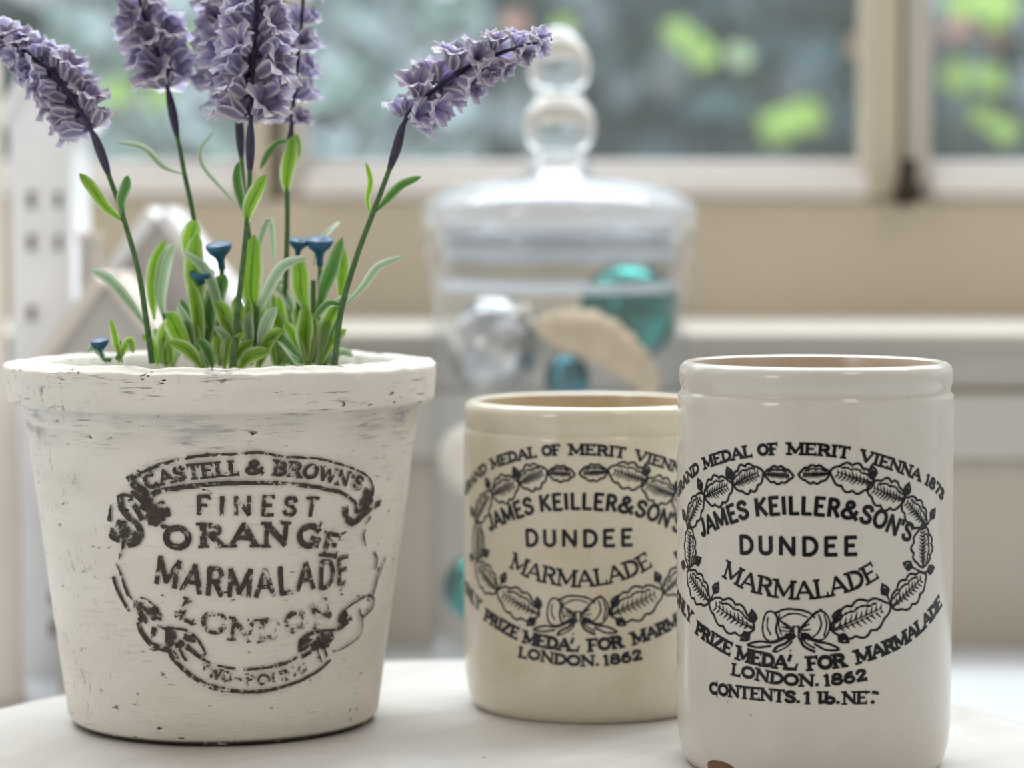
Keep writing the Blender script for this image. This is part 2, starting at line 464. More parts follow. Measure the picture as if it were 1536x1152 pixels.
# ------------------------------------------------------------------ garden beyond the glass
rng = random.Random(4)
def hedge_mat(name, stops, trans=0.2, rough=0.35):
    t = NT(name)
    oi = t.node('ShaderNodeNewGeometry')
    c = t.ramp(oi.outputs['Random Per Island'], stops)
    t.set(Base_Color=c, Roughness=rough)
    tl = t.node('ShaderNodeBsdfTranslucent'); t.link(c, tl.inputs[0])
    mx = t.node('ShaderNodeMixShader'); mx.inputs[0].default_value = trans
    t.link(t.b.outputs[0], mx.inputs[1]); t.link(tl.outputs[0], mx.inputs[2]); t.link(mx.outputs[0], t.out.inputs[0])
    return t.m
M_HEDGE = hedge_mat('ivy_leaves', [(0.0, srgb(24, 44, 48)), (0.30, srgb(70, 104, 106)), (0.46, srgb(112, 142, 154)), (0.64, srgb(52, 88, 78)), (0.80, srgb(206, 222, 234)), (0.97, srgb(222, 234, 242)), (1.0, srgb(170, 120, 104))])  # pale bluish stops put haze and bloom into the leaf colour
M_SHRUB = hedge_mat('pale_shrub_leaves', [(0.0, srgb(128, 158, 142)), (0.5, srgb(176, 194, 200)), (1.0, srgb(196, 206, 214))])
M_LIME = hedge_mat('lime_leaves', [(0.0, srgb(150, 190, 80)), (1.0, srgb(176, 208, 104))], 0.4)
M_RUST = hedge_mat('rust_leaves', [(0.0, srgb(160, 112, 98)), (1.0, srgb(178, 128, 112))], 0.3)
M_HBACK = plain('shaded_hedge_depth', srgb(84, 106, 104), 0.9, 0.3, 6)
def leaf_card(c, n, up, L, W):
    """six-vertex pointed leaf, gently folded"""
    s = n.cross(up).normalized(); up = s.cross(n).normalized()
    return [c - up * L * .5, c - up * L * .12 + s * W * .5 + n * L * .06, c + up * L * .18 + s * W * .38 + n * L * .05, c + up * L * .5 - n * L * .05,
            c + up * L * .18 - s * W * .38 + n * L * .05, c - up * L * .12 - s * W * .5 + n * L * .06, c + up * L * .1]
LF = [(0, 1, 6), (1, 2, 6), (2, 3, 6), (3, 4, 6), (4, 5, 6), (5, 0, 6)]
def rand_n():
    v = Vector((rng.gauss(0, .55), -1, rng.gauss(0.35, .5))); return v.normalized()
def rand_up():
    return Vector((rng.gauss(0, .7), rng.gauss(0, .2), -1)).normalized()
vs, fs = [], []
for i in range(4200):
    p = Vector((rng.uniform(-1.7, 1.7), 0, rng.uniform(-0.75, 1.3)))
    p.y = 3.0 + rng.random() ** 1.5 * 0.34 + 0.10 * sin(p.x * 4.1) + 0.08 * sin(p.z * 6 + p.x * 2)
    L = rng.uniform(0.06, 0.095); b = len(vs)
    vs += leaf_card(p, rand_n(), rand_up(), L, L * rng.uniform(.6, .95))
    fs += [tuple(b + k for k in f) for f in LF]
hd = mesh_obj('ivy_hedge', vs, fs, M_HEDGE, smooth=False)
tag(hd, 'dense grey green ivy hedge beyond the window glass', 'hedge'); hd['kind'] = 'stuff'
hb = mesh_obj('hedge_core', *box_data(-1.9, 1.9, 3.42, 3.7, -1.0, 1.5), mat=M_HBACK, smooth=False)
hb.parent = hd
gp = box('garden_ground', -3, 3, 1.6, 5.5, -0.80, -0.76, plain('garden_soil', srgb(110, 110, 90), 0.9, .2, 8)); structure(gp)
vs, fs = [], []
for i in range(900):
    q = P(rng.uniform(455, 690) if i % 3 else rng.uniform(90, 380), rng.uniform(-160, 290), 2.93)
    q.y += rng.uniform(-.03, .03); q.z -= rng.uniform(0, .02)
    L = rng.uniform(.05, .10); b = len(vs)
    vs += leaf_card(q, rand_n(), rand_up(), L, L * .7); fs += [tuple(b + k for k in f) for f in LF]
sh = mesh_obj('pale_shrub', vs, fs, M_SHRUB, smooth=False)
sh['kind'] = 'stuff'; sh.parent = hd
def shoot(px, py, size, n, spread, mat, label, grp=None):
    c = P(px, py, 2.76 if px > 400 else 2.69)
    e = empty('leafy_shoot', c)
    for k in range(n):
        q = Vector((rng.gauss(0, spread), rng.uniform(-.03, .05), rng.gauss(0, spread * .6)))
        L = size * .80 * rng.uniform(.8, 1.15)
        mesh_obj('leaf', leaf_card(q, Vector((rng.gauss(0, .25), -1, .45)).normalized(), rand_up(), L, L * .9), LF, mat, e, smooth=False)
    twig = [Vector((0, .01, 0)), Vector((.01, .08, -.03)), Vector((.02, .20, -.05))]
    v2, f2 = tube_data(twig, 0.003, 6); mesh_obj('twig', v2, f2, M_SPRIG, e)
    tag(e, label, 'leaves', grp)
for a in ((1035, 50, .055, 3, .016, M_LIME, 'bright lime leaves high on the ivy between glass knob and latch mullion'),
          (1182, 186, .055, 4, .016, M_LIME, 'bright lime leaf cluster low on the hedge above the navy printed jar'),
          (1122, 92, .04, 1, .006, M_LEAFD, 'small dull green leaf on the hedge between two lime clusters'),
          (1505, 2, .065, 4, .022, M_LIME, 'large lime leaf cluster high behind the outer pane beyond the latch'),
          (1455, 128, .05, 2, .010, M_LIME, 'slanting lime leaf pair behind the outer pane beyond the latch'),
          (1494, 190, .045, 2, .010, M_LIME, 'pale lime leaves just below the slanting pair in the outer pane'),
          (172, 148, .042, 2, .012, M_LIME, 'lime leaves between the two leaning lavender spikes'),
          (295, 50, .035, 1, .006, M_LIME, 'pale lime leaf beside the paired upright lavender spikes'),
          (238, 150, .04, 1, .006, M_LIME, 'lime leaf behind the stem of the slender upright lavender'),
          (822, 40, .035, 2, .010, M_LIME, 'small lime leaves beside the tip of the drooping lavender spike'),
          (760, 22, .05, 1, .014, M_RUST, 'pinkish rust leaves above the drooping lavender spike'),
          (1437, 42, .035, 2, .008, M_RUST, 'rust leaves in the outer pane under the large lime cluster'),
          (1490, 55, .035, 1, .008, M_RUST, 'single rust leaf beside others in the outer pane'),
          (1272, 66, .028, 1, .006, M_RUST, 'small rust leaf close to the window mullion')):
    shoot(*a)

# ================================================================== MARBLE STAND
Z_T = 0.05
def circ3(a, b, c):
    ax, ay = a.x, a.y; bx, by = b.x, b.y; cx, cy = c.x, c.y
    d = 2 * (ax * (by - cy) + bx * (cy - ay) + cx * (ay - by))
    ux = ((ax * ax + ay * ay) * (by - cy) + (bx * bx + by * by) * (cy - ay) + (cx * cx + cy * cy) * (ay - by)) / d
    uy = ((ax * ax + ay * ay) * (cx - bx) + (bx * bx + by * by) * (ax - cx) + (cx * cx + cy * cy) * (bx - ax)) / d
    return ux, uy, sqrt((ax - ux) ** 2 + (ay - uy) ** 2)
bx, by, bR = circ3(G(0, 1056, Z_T), G(640, 986, Z_T), G(1536, 1078, Z_T))
print('BOARD', bx, by, bR)
st = empty('marble_stand', (bx, by, 0))
vs, fs = lathe([(0.0005, Z_T), (bR - 0.006, Z_T), (bR - 0.002, Z_T - 0.001), (bR, Z_T - 0.004), (bR, Z_T - 0.011), (bR - 0.003, Z_T - 0.015), (0.0005, Z_T - 0.015)], 160)
mesh_obj('top_plate', vs, fs, M_MARBLE, st)
vs, fs = lathe([(0.0005, Z_T - .0145), (0.05, Z_T - .0145), (0.045, Z_T - .02), (0.04, 0.02), (0.05, 0.012), (0.075, 0.008), (0.078, 0.004), (0.076, 0.0), (0.0005, 0.0)], 96)
mesh_obj('pedestal_foot', vs, fs, M_MARBLE, st)
tag(st, 'round white veined marble stand carrying the pot and both printed jars', 'stand')

# ================================================================== SURFACE PRINTING
class Surf:
    """surface of revolution with a straight flank r = r0 + k (z - z0)"""
    def __init__(self, ax, ay, z0, r0, z1, r1):
        self.ax, self.ay, self.z0, self.r0 = ax, ay, z0, r0
        self.k = (r1 - r0) / (z1 - z0); self.R = (r0 + r1) / 2
    def r(self, z): return self.r0 + self.k * (z - self.z0)
    def uv(self, px, py):
        d = ray(px, py); ox, oy = CAM.x - self.ax, CAM.y - self.ay
        # iterate on radius
        z = (self.z0 + 0.05)
        for _ in range(6):
            r = self.r(z)
            a = d.x ** 2 + d.y ** 2; b = ox * d.x + oy * d.y; c = ox * ox + oy * oy - r * r
            disc = b * b - a * c
            t = (-b - sqrt(disc)) / a if disc > 0 else -b / a
            z = CAM.z + d.z * t
        x, y = ox + d.x * t, oy + d.y * t
        return Vector((atan2(x, -y) * self.R, z))
    def pt(self, u, z, lift=0.0):
        th = u / self.R; r = self.r(z) + lift
        return Vector((self.ax + r * sin(th), self.ay - r * cos(th), z))

class Print2D:
    """flat ink shapes in (u,v) metres, v up"""
    def __init__(self): self.v = []; self.f = []
    def stroke(self, pts, w, closed=False, jit=0.0, step=0.0008, w_end=None, seed=0):
        P2 = [Vector((p[0], p[1])) for p in pts]
        if closed: P2.append(P2[0].copy())
        rs = [P2[0]]
        for a, b in zip(P2, P2[1:]):
            n = max(1, int((b - a).length / step))
            for k in range(1, n + 1): rs.append(a.lerp(b, k / n))
        n = len(rs)
        if n < 2: return
        base = len(self.v)
        for i, p in enumerate(rs):
            a = rs[i - 1] if i > 0 else (rs[-2] if closed else rs[0])
            c = rs[i + 1] if i < n - 1 else (rs[1] if closed else rs[-1])
            t = (c - a)
            t = t.normalized() if t.length > 1e-9 else Vector((1, 0))
            nn = Vector((-t.y, t.x))
            ww = w if w_end is None else w + (w_end - w) * i / (n - 1)
            # mitre for sharp turns
            if 0 < i < n - 1:
                t1 = (p - a).normalized() if (p - a).length > 1e-9 else t
                cs = max(0.5, abs(t1.dot(t)))
                ww = ww / cs
            j1 = j2 = 0
            if jit:
                j1 = noise.noise(Vector((p.x * 900 + seed, p.y * 900, 1.7))) * jit
                j2 = noise.noise(Vector((p.x * 900 + seed, p.y * 900, 9.3))) * jit
            if not closed and i == 0: p = p - t * w * 0.28
            if not closed and i == n - 1: p = p + t * (w_end if w_end is not None else w) * 0.28
            self.v.append(p + nn * (ww * .5 + j1)); self.v.append(p - nn * (ww * .5 + j2))
        for i in range(n - 1):
            q = base + 2 * i
            self.f.append((q, q + 1, q + 3, q + 2))
    def blob(self, c, rx, ry, ang=0, jit=0.25, seed=0, n=26):
        b = len(self.v); self.v.append(Vector(c)); c = Vector(c)
        ca, sa = cos(ang), sin(ang)
        for ring in (0.5, 1.0):
            for k in range(n):
                a = 2 * pi * k / n
                m = (1 + jit * noise.noise(Vector((cos(a) * 2 + seed, sin(a) * 2, seed * .7)))) * ring
                x, y = rx * cos(a) * m, ry * sin(a) * m
                self.v.append(Vector((c.x + x * ca - y * sa, c.y + x * sa + y * ca)))
        for k in range(n):
            k2 = (k + 1) % n
            self.f.append((b, b + 1 + k, b + 1 + k2))
            self.f.append((b + 1 + k, b + 1 + n + k, b + 1 + n + k2, b + 1 + k2))
    def build(self, name, surf, mat, parent, lift=0.00012, s=1.0, c_from=(0, 0), c_to=(0, 0)):
        vs = []
        for p in self.v:
            u = (p.x - c_from[0]) * s + c_to[0]; z = (p.y - c_from[1]) * s + c_to[1]
            q = surf.pt(u, z, lift)
            vs.append(q - Vector(parent.location))
        return mesh_obj(name, vs, self.f, mat, parent)

# ------------------------------------------------------------------ pen alphabet
def arc(cx, cy, rx, ry, a0, a1, n=14):
    return [(cx + rx * cos(radians(a0 + (a1 - a0) * i / n)), cy + ry * sin(radians(a0 + (a1 - a0) * i / n))) for i in range(n + 1)]
def spl(*p): return [tuple(q) for q in catmull([Vector((a, b)) for a, b in p], 5)]
# glyph: width, [(weight, points)], [serif feet (x,y)], [arm ticks (x,y,dir)]
T, t_ = 1.0, 0.0
GL = {
 'A': (.80, [(t_, [(.04, 0), (.40, 1)]), (T, [(.40, 1), (.76, 0)]), (t_, [(.17, .34), (.64, .34)])], [(.04, 0), (.76, 0)], []),
 'B': (.72, [(T, [(.14, 0), (.14, 1)]), (t_, [(.14, 1), (.38, 1)]), (T, arc(.38, .76, .22, .24, 90, -90)), (t_, [(.38, .52), (.14, .52)]), (T, arc(.40, .26, .27, .26, 90, -90)), (t_, [(.40, 0), (.14, 0)])], [(.10, 0), (.10, 1)], []),
 'C': (.74, [(T, arc(.41, .5, .36, .5, 48, 312, 22))], [], [(.65, .85, 1), (.65, .15, -1)]),
 'D': (.76, [(T, [(.14, 0), (.14, 1)]), (t_, [(.14, 1), (.34, 1)]), (T, arc(.34, .5, .37, .5, 90, -90, 20)), (t_, [(.34, 0), (.14, 0)])], [(.10, 0), (.10, 1)], []),
 'E': (.68, [(T, [(.14, 0), (.14, 1)]), (t_, [(.14, 1), (.60, 1)]), (t_, [(.14, .52), (.50, .52)]), (t_, [(.14, 0), (.62, 0)])], [(.10, 0), (.10, 1)], [(.60, 1, -1), (.62, 0, 1)]),
 'F': (.64, [(T, [(.14, 0), (.14, 1)]), (t_, [(.14, 1), (.60, 1)]), (t_, [(.14, .50), (.48, .50)])], [(.14, 0), (.10, 1)], [(.60, 1, -1)]),
 'G': (.80, [(T, arc(.42, .5, .36, .5, 48, 330, 22)), (T, [(.74, .08), (.74, .44)]), (t_, [(.50, .44), (.76, .44)])], [], [(.66, .85, 1)]),
 'I': (.30, [(T, [(.15, 0), (.15, 1)])], [(.15, 0), (.15, 1)], []),
 'J': (.50, [(T, [(.36, 1), (.36, .24)] + arc(.20, .22, .16, .22, 0, -165, 10))], [(.36, 1)], []),
 'K': (.76, [(T, [(.14, 0), (.14, 1)]), (t_, [(.68, 1), (.14, .40)]), (T, [(.30, .56), (.70, 0)])], [(.14, 0), (.14, 1), (.70, 0)], []),
 'L': (.62, [(T, [(.14, 0), (.14, 1)]), (t_, [(.14, 0), (.58, 0)])], [(.10, 0), (.14, 1)], [(.58, 0, 1)]),
 'M': (.96, [(t_, [(.10, 0), (.10, 1)]), (T, [(.10, 1), (.48, .12)]), (t_, [(.48, .12), (.86, 1)]), (T, [(.86, 1), (.86, 0)])], [(.10, 0), (.86, 0), (.07, 1), (.89, 1)], []),
 'N': (.80, [(t_, [(.10, 0), (.10, 1)]), (T, [(.10, 1), (.70, 0)]), (t_, [(.70, 0), (.70, 1)])], [(.10, 0), (.07, 1), (.70, 1)], []),
 'O': (.82, [(T, arc(.41, .5, .35, .5, 0, 360, 30))], [], []),
 'P': (.68, [(T, [(.14, 0), (.14, 1)]), (t_, [(.14, 1), (.38, 1)]), (T, arc(.38, .74, .24, .26, 90, -90)), (t_, [(.38, .48), (.14, .48)])], [(.14, 0), (.10, 1)], []),
 'R': (.74, [(T, [(.14, 0), (.14, 1)]), (t_, [(.14, 1), (.38, 1)]), (T, arc(.38, .75, .23, .25, 90, -90)), (t_, [(.38, .50), (.14, .50)]), (T, [(.38, .50), (.66, 0)])], [(.14, 0), (.10, 1), (.68, 0)], []),
 'S': (.66, [(T, spl((.58, .80), (.50, .95), (.33, 1.0), (.13, .90), (.10, .70), (.26, .56), (.45, .46), (.58, .30), (.53, .09), (.33, 0), (.15, .04), (.06, .20)))], [], []),
 'T': (.70, [(T, [(.35, 0), (.35, 1)]), (t_, [(.04, 1), (.66, 1)])], [(.35, 0)], [(.04, 1, -1), (.66, 1, -1)]),
 'U': (.76, [(T, [(.12, 1), (.12, .28)] + arc(.38, .28, .26, .28, 180, 360, 14) + [(.64, 1)])], [(.12, 1), (.64, 1)], []),
 'V': (.78, [(T, [(.06, 1), (.39, 0)]), (t_, [(.39, 0), (.72, 1)])], [(.06, 1), (.72, 1)], []),
 'W': (1.06, [(T, [(.06, 1), (.30, 0)]), (t_, [(.30, 0), (.53, .9)]), (T, [(.53, .9), (.76, 0)]), (t_, [(.76, 0), (1.0, 1)])], [(.06, 1), (1.0, 1)], []),
 'Y': (.74, [(T, [(.06, 1), (.37, .46)]), (t_, [(.68, 1), (.37, .46)]), (T, [(.37, .46), (.37, 0)])], [(.06, 1), (.68, 1), (.37, 0)], []),
 'Z': (.68, [(t_, [(.08, 1), (.60, 1)]), (T, [(.60, 1), (.08, 0)]), (t_, [(.08, 0), (.62, 0)])], [], [(.08, 1, -1), (.62, 0, 1)]),
 '&': (.82, [(T, spl((.76, 0), (.48, .32), (.22, .68), (.26, .94), (.42, .99), (.52, .82), (.38, .62), (.12, .42), (.06, .18), (.22, .01), (.44, .04), (.62, .22), (.72, .46)))], [], []),
 "'": (.20, [(T, [(.10, .78), (.10, 1.02)])], [], []),
 '.': (.24, [(T, [(.12, .0), (.12, .10)])], [], []),
 '-': (.30, [(T, [(.04, .45), (.26, .45)])], [], []),
 '1': (.36, [(T, [(.20, 0), (.20, 1)]), (t_, [(.20, 1), (.05, .84)])], [(.20, 0)], []),
 '2': (.64, [(T, spl((.08, .74), (.16, .95), (.34, 1), (.52, .88), (.52, .68), (.34, .40), (.08, .02))), (T, [(.08, .02), (.60, .02)])], [], [(.60, .02, 1)]),
 '3': (.60, [(T, spl((.08, .90), (.30, 1), (.48, .86), (.42, .62), (.24, .54))), (T, spl((.24, .54), (.46, .46), (.54, .24), (.40, .03), (.20, .0), (.06, .12)))], [], []),
 '6': (.66, [(T, arc(.33, .30, .25, .30, 0, 360, 22)), (T, spl((.09, .30), (.12, .65), (.28, .93), (.50, .98)))], [], []),
 '7': (.60, [(t_, [(.06, 1), (.56, 1)]), (T, [(.56, 1), (.24, 0)])], [], [(.06, 1, -1)]),
 '8': (.66, [(T, arc(.33, .75, .21, .25, 0, 360, 20)), (T, arc(.33, .27, .26, .27, 0, 360, 22))], [], []),
 'l': (.34, [(T, [(.15, .03), (.15, 1)]), (T, [(.15, .04), (.32, .10)])], [(.10, 1)], []),
 'b': (.62, [(T, [(.12, 0), (.12, 1)]), (T, arc(.32, .28, .23, .28, 0, 360, 20))], [(.09, 1)], []),
 ' ': (.40, [], [], []),
}

class Path:
    def __init__(self, pts):
        self.p = catmull(pts, 14); self.s = [0]
        for a, b in zip(self.p, self.p[1:]): self.s.append(self.s[-1] + (b - a).length)
    def at_u(self, u):
        for i in range(len(self.p) - 1):
            a, b = self.p[i].x, self.p[i + 1].x
            if a <= u <= b:
                return self.s[i] + (self.s[i + 1] - self.s[i]) * (u - a) / max(1e-9, b - a)
        return 0 if u < self.p[0].x else self.s[-1]
    def at(self, s):
        s = max(0, min(self.s[-1] - 1e-9, s))
        for i in range(len(self.p) - 1):
            if self.s[i + 1] >= s:
                f = (s - self.s[i]) / max(1e-9, self.s[i + 1] - self.s[i])
                d = (self.p[i + 1] - self.p[i])
                return self.p[i].lerp(self.p[i + 1], f), (d.normalized() if d.length > 0 else Vector((1, 0)))
def letters(pr, text, path, s0, s1, cap, thick, thin, serif=0.0, jit=0.0, seed=0, gap=0.06, skip=()):
    ws = [GL[c][0] for c in text]
    nat = sum(ws) + gap * (len(text) - 1)
    hs = (s1 - s0) / nat                # horizontal metres per glyph unit
    x = 0
    for ci, (ch, w) in enumerate(zip(text, ws)):
        xc = x + w / 2
        c, tg = path.at(s0 + xc * hs); nr = Vector((-tg.y, tg.x))
        x += w + gap
        if ci in skip: continue
        def M(q): return c + tg * ((q[0] - w / 2) * hs) + nr * (q[1] * cap)
        _, strokes, feet, ticks = GL[ch]
        for k, (wt, pts) in enumerate(strokes):
            # keep strokes inside the letter box
            ww = (thick if wt else thin) * cap
            e = ww * .5 / cap
            q = [(a, e + b * (1 - 2 * e)) for a, b in pts]
            pr.stroke([M(a) for a in q], ww, jit=jit, seed=seed + ci * 7 + k)
        if serif:
            for fx, fy in feet:
                yy = serif * .28 if fy < .5 else 1 - serif * .28
                hw = thick * .5 * cap / hs + serif * .42 * cap / hs
                pr.stroke([M((fx - hw * .8, yy)), M((fx + hw * .8, yy))], serif * .62 * cap, jit=jit, seed=seed + ci)
            for fx, fy, dr in ticks:
                a = min(max(fy, .02), .98)
                pr.stroke([M((fx, a)), M((fx, a + dr * .26))], serif * .62 * cap, jit=jit, seed=seed + ci + 3, w_end=serif * .35 * cap)

def yinterp(base, x):
    if x <= base[0][0]: return base[0][1]
    for (x0, y0), (x1, y1) in zip(base, base[1:]):
        if x <= x1: return y0 + (y1 - y0) * (x - x0) / (x1 - x0)
    return base[-1][1]
def text_line(surf, base, words, cap_px, scale, thick, thin, serif=0.0, jit=0.0, gap=.06, seed=0):
    pr = Print2D()
    path = Path([surf.uv(*b) for b in base])
    for wd in words:
        w, a, b = wd[:3]
        u0 = surf.uv(a, yinterp(base, a)).x; u1 = surf.uv(b, yinterp(base, b)).x
        letters(pr, w, path, path.at_u(u0), path.at_u(u1), cap_px * scale, thick, thin, serif, jit, seed, gap, wd[3] if len(wd) > 3 else ())
    return pr

# ================================================================== STONEWARE JARS
def jar_mesh(name, rb, h, rim, mat, mat_in, parent):
    """rb body radius, h height, rim proportions in metres"""
    rr, rh, ri = rim            # rim radius, rim height, inner radius
    out = [(0.0005, 0.0), (rb * .90, 0.0), (rb * .925, 0.0006), (rb * .957, 0.003), (rb * .98, 0.0065), (rb * .995, 0.012), (rb, 0.018)]
    zt = h - rh
    for i in range(1, 12): out.append((rb, 0.018 + (zt - 0.003 - 0.018) * i / 11))
    out += [(rb - .0001, zt - .0012), (rb - .0004, zt - .0002), (rb - .0009, zt + .0002), (rr - .0006, zt + .0006), (rr - .0004, zt + .0020), (rr - .0001, zt + .0032), (rr, zt + .0045), (rr, h - .0028), (rr - .0004, h - .0012), (rr - .0014, h - .0003), (rr - .0024, h), (ri + .0012, h - .0001), (ri + .0004, h - .0006)]
    vs, fs = lathe(out, 128)
    mesh_obj('body', vs, fs, mat, parent)
    inn = [(ri + .0004, h - .0006), (ri, h - .002), (ri, h - .02), (ri, 0.012), (ri * .95, 0.007), (ri * .8, 0.006), (0.0005, 0.006)]
    vs, fs = lathe(inn, 96)
    mesh_obj('inside', vs, [tuple(f) for f in fs], mat_in, parent)

cR = G(1219, 1141, Z_T)
m1 = cR.y / F_PX                                   # metres per pixel there
jr = empty('marmalade_jar', (cR.x, cR.y, Z_T))
RB1 = 206.5 * m1
H1 = P(1219, 541, cR.y).z - Z_T
jar_mesh('marmalade_jar', RB1, H1, (204.6 * m1, 46 * m1, 182 * m1), M_JAR, M_JAR_IN, jr)
tag(jr, 'tall grey-white stoneware marmalade jar with crisp navy print, chipped at its foot', 'jar')
S1 = Surf(cR.x, cR.y, Z_T, RB1, Z_T + H1, RB1)
C1 = S1.uv(1197, 834)

PRN = {}
B_TOP = [(1016, 756), (1019, 745), (1047, 711), (1059, 704), (1092, 693), (1128, 686), (1165, 683), (1207, 683), (1240, 685), (1268, 688.5), (1296, 694), (1340, 707), (1377, 722), (1395, 733), (1412, 751), (1416, 757)]
PRN['lettering_grand_medal'] = text_line(S1, B_TOP, [('GRAND', 1017.5, 1050), ('MEDAL', 1057, 1129), ('OF', 1138, 1167), ('MERIT', 1181, 1273), ('VIENNA', 1289, 1379), ('1873', 1386, 1413)], 18.5, m1, .27, .19, .28, gap=.06)
B_JAM = [(1050, 808), (1060, 804), (1090, 790), (1118, 780), (1140, 776), (1180, 773.5), (1215, 774), (1252, 777.5), (1275, 781), (1297, 787), (1316, 793), (1335, 802), (1355, 811), (1368, 818)]
PRN['lettering_keiller'] = text_line(S1, B_JAM, [('JAMES', 1054, 1125), ('KEILLER', 1134, 1258), ("&", 1260, 1285), ("SON'S", 1288, 1363)], 29.5, m1, .205, .185, 0, gap=.10)
B_DUN = [(1100, 832), (1150, 833.5), (1200, 835), (1250, 835), (1290, 834)]
PRN['lettering_dundee'] = text_line(S1, B_DUN, [('DUNDEE', 1109, 1286)], 30, m1, .20, .19, 0, gap=.26)
B_MAR = [(1078, 862), (1099, 875), (1121, 886), (1150, 894), (1177, 898.5), (1205, 899.5), (1235, 897), (1263, 891), (1285, 884), (1304, 876), (1325, 863)]
PRN['lettering_marmalade'] = text_line(S1, B_MAR, [('MARMALADE', 1084, 1319)], 28, m1, .19, .12, .20, gap=.10)
B_ONLY = [(1015, 893), (1017, 905), (1024, 920), (1034, 934), (1044, 951), (1065, 967), (1091, 983), (1106, 990), (1130, 997), (1155, 1002), (1195, 1006.5), (1225, 1006), (1267, 1001), (1289, 996), (1323, 985), (1349, 973), (1366, 962), (1381, 950), (1400, 929), (1412, 910), (1416, 900)]
PRN['lettering_only_prize'] = text_line(S1, B_ONLY, [('ONLY', 1016, 1036), ('PRIZE', 1043, 1095), ('MEDAL', 1104, 1197, (4,)), ('FOR', 1211, 1269), ('MARMALADE', 1286, 1413)], 22, m1, .28, .19, .26, gap=.05)
B_LON = [(1090, 1010), (1099, 1013.5), (1130, 1020), (1165, 1027), (1211, 1030.5), (1243, 1029.5), (1275, 1026), (1305, 1020)]
PRN['lettering_london'] = text_line(S1, B_LON, [('LONDON.', 1097, 1229), ('1862', 1236, 1301)], 19, m1, .27, .19, .24, gap=.07)
B_CON = [(1060, 1040), (1071, 1042.5), (1110, 1048), (1150, 1052), (1183, 1055), (1230, 1057), (1270, 1057), (1320, 1055)]
PRN['lettering_contents'] = text_line(S1, B_CON, [('CONTENTS.', 1065, 1200), ('1', 1204, 1217), ('lb.', 1226, 1260), ('NET', 1264, 1318, (2,))], 19.5, m1, .27, .17, .22, gap=.04)

# the worn L of MEDAL and T of NET survive only as fragments
pf = PRN['lettering_only_prize']
pf.stroke([S1.uv(1180, 1003), S1.uv(1194, 1004)], 4.5 * m1, jit=.6 * m1); pf.stroke([S1.uv(1193, 1003), S1.uv(1196, 996)], 3 * m1); pf.stroke([S1.uv(1186, 983), S1.uv(1183, 991)], 5 * m1, jit=.8 * m1); pf.blob(S1.uv(1186, 976), 1.5 * m1, 1.5 * m1)
pf = PRN['lettering_contents']
pf.stroke([S1.uv(1299, 1038), S1.uv(1304, 1038)], 3.5 * m1); pf.stroke([S1.uv(1309, 1038), S1.uv(1317, 1040)], 5 * m1, jit=1 * m1); pf.blob(S1.uv(1309, 1053), 3.4 * m1, 3 * m1)
def leaf_print(surf, b, tp, half, m, side=1, seed=0):
    """engraved leaf: scalloped outline, split midrib, hatching, turned edge"""
    pr = Print2D(); B = surf.uv(*b); Tp = surf.uv(*tp)
    half *= 1.22; ax = Tp - B; L = ax.length; a = ax.normalized(); n = Vector((-a.y, a.x)); h = half * m
    lw = 3.5 * m
    def prof(s): return max(0.0, sin(pi * min(1, s) ** .92)) ** .66
    def edge(sd, k=1.0, s0=0.0, s1=1.0, N=44):
        out = []
        for i in range(N + 1):
            s = s0 + (s1 - s0) * i / N
            sc = 1 + .24 * abs(sin(s * pi * 3.8 + seed + sd)) - .10
            out.append(B + a * (L * s) + n * (sd * h * prof(s) * k * sc))
        return out
    pr.stroke(edge(1), lw, jit=.5 * m, seed=seed); pr.stroke(edge(-1), lw, jit=.5 * m, seed=seed + 3)
    # midrib pair
    pr.stroke([B, B + a * L * .30 + n * h * .05, B + a * L * .80 + n * h * .10 * side], lw * .8, w_end=lw * .4)
    pr.stroke([B - n * h * .10, B + a * L * .30 - n * h * .12, B + a * L * .68 - n * h * .04], lw * .6, w_end=lw * .3)
    rr = random.Random(seed)
    for sd in (1, -1):
        for s in [x * .085 + .14 for x in range(9)]:
            q = B + a * L * s + n * h * .08 * sd
            ln = h * prof(s) * rr.uniform(.30, .52)
            pr.stroke([q, q + (n * sd * .85 + a * .5) * ln], lw * 1.05, w_end=lw * .25)
    # rolled margin on one side
    pr.stroke(edge(side, .62, .10, .78, 26), lw * .75, jit=.4 * m)
    for s in [x * .09 + .2 for x in range(7)]:
        q = B + a * L * s + n * side * h * prof(s) * .62
        pr.stroke([q, q + (n * side * .9 - a * .2) * h * .2], lw * .6, w_end=lw * .25)
    return pr
def bud_print(surf, c, w, hgt, ang, m, stem, seed=0):
    pr = Print2D(); w *= 1.15; hgt *= 1.1; C = surf.uv(*c); S = surf.uv(*stem)
    up = (C - S).normalized(); n = Vector((-up.y, up.x)); hh, ww = hgt * m * .5, w * m * .5
    out = [C - up * hh, C - up * hh * .3 + n * ww, C + up * hh * .3 + n * ww * .8, C + up * hh, C + up * hh * .3 - n * ww * .8, C - up * hh * .3 - n * ww]
    pr.stroke(out, 3.2 * m, closed=True, jit=.4 * m, seed=seed)
    pr.blob(C - up * hh * .25, ww * .7, hh * .6, atan2(n.y, n.x), .4, seed)
    pr.stroke([S, C - up * hh], 2.6 * m)
    pr.stroke([C + up * hh * .7, C - up * hh * .3 + n * ww * .3], 1.8 * m)
    return pr
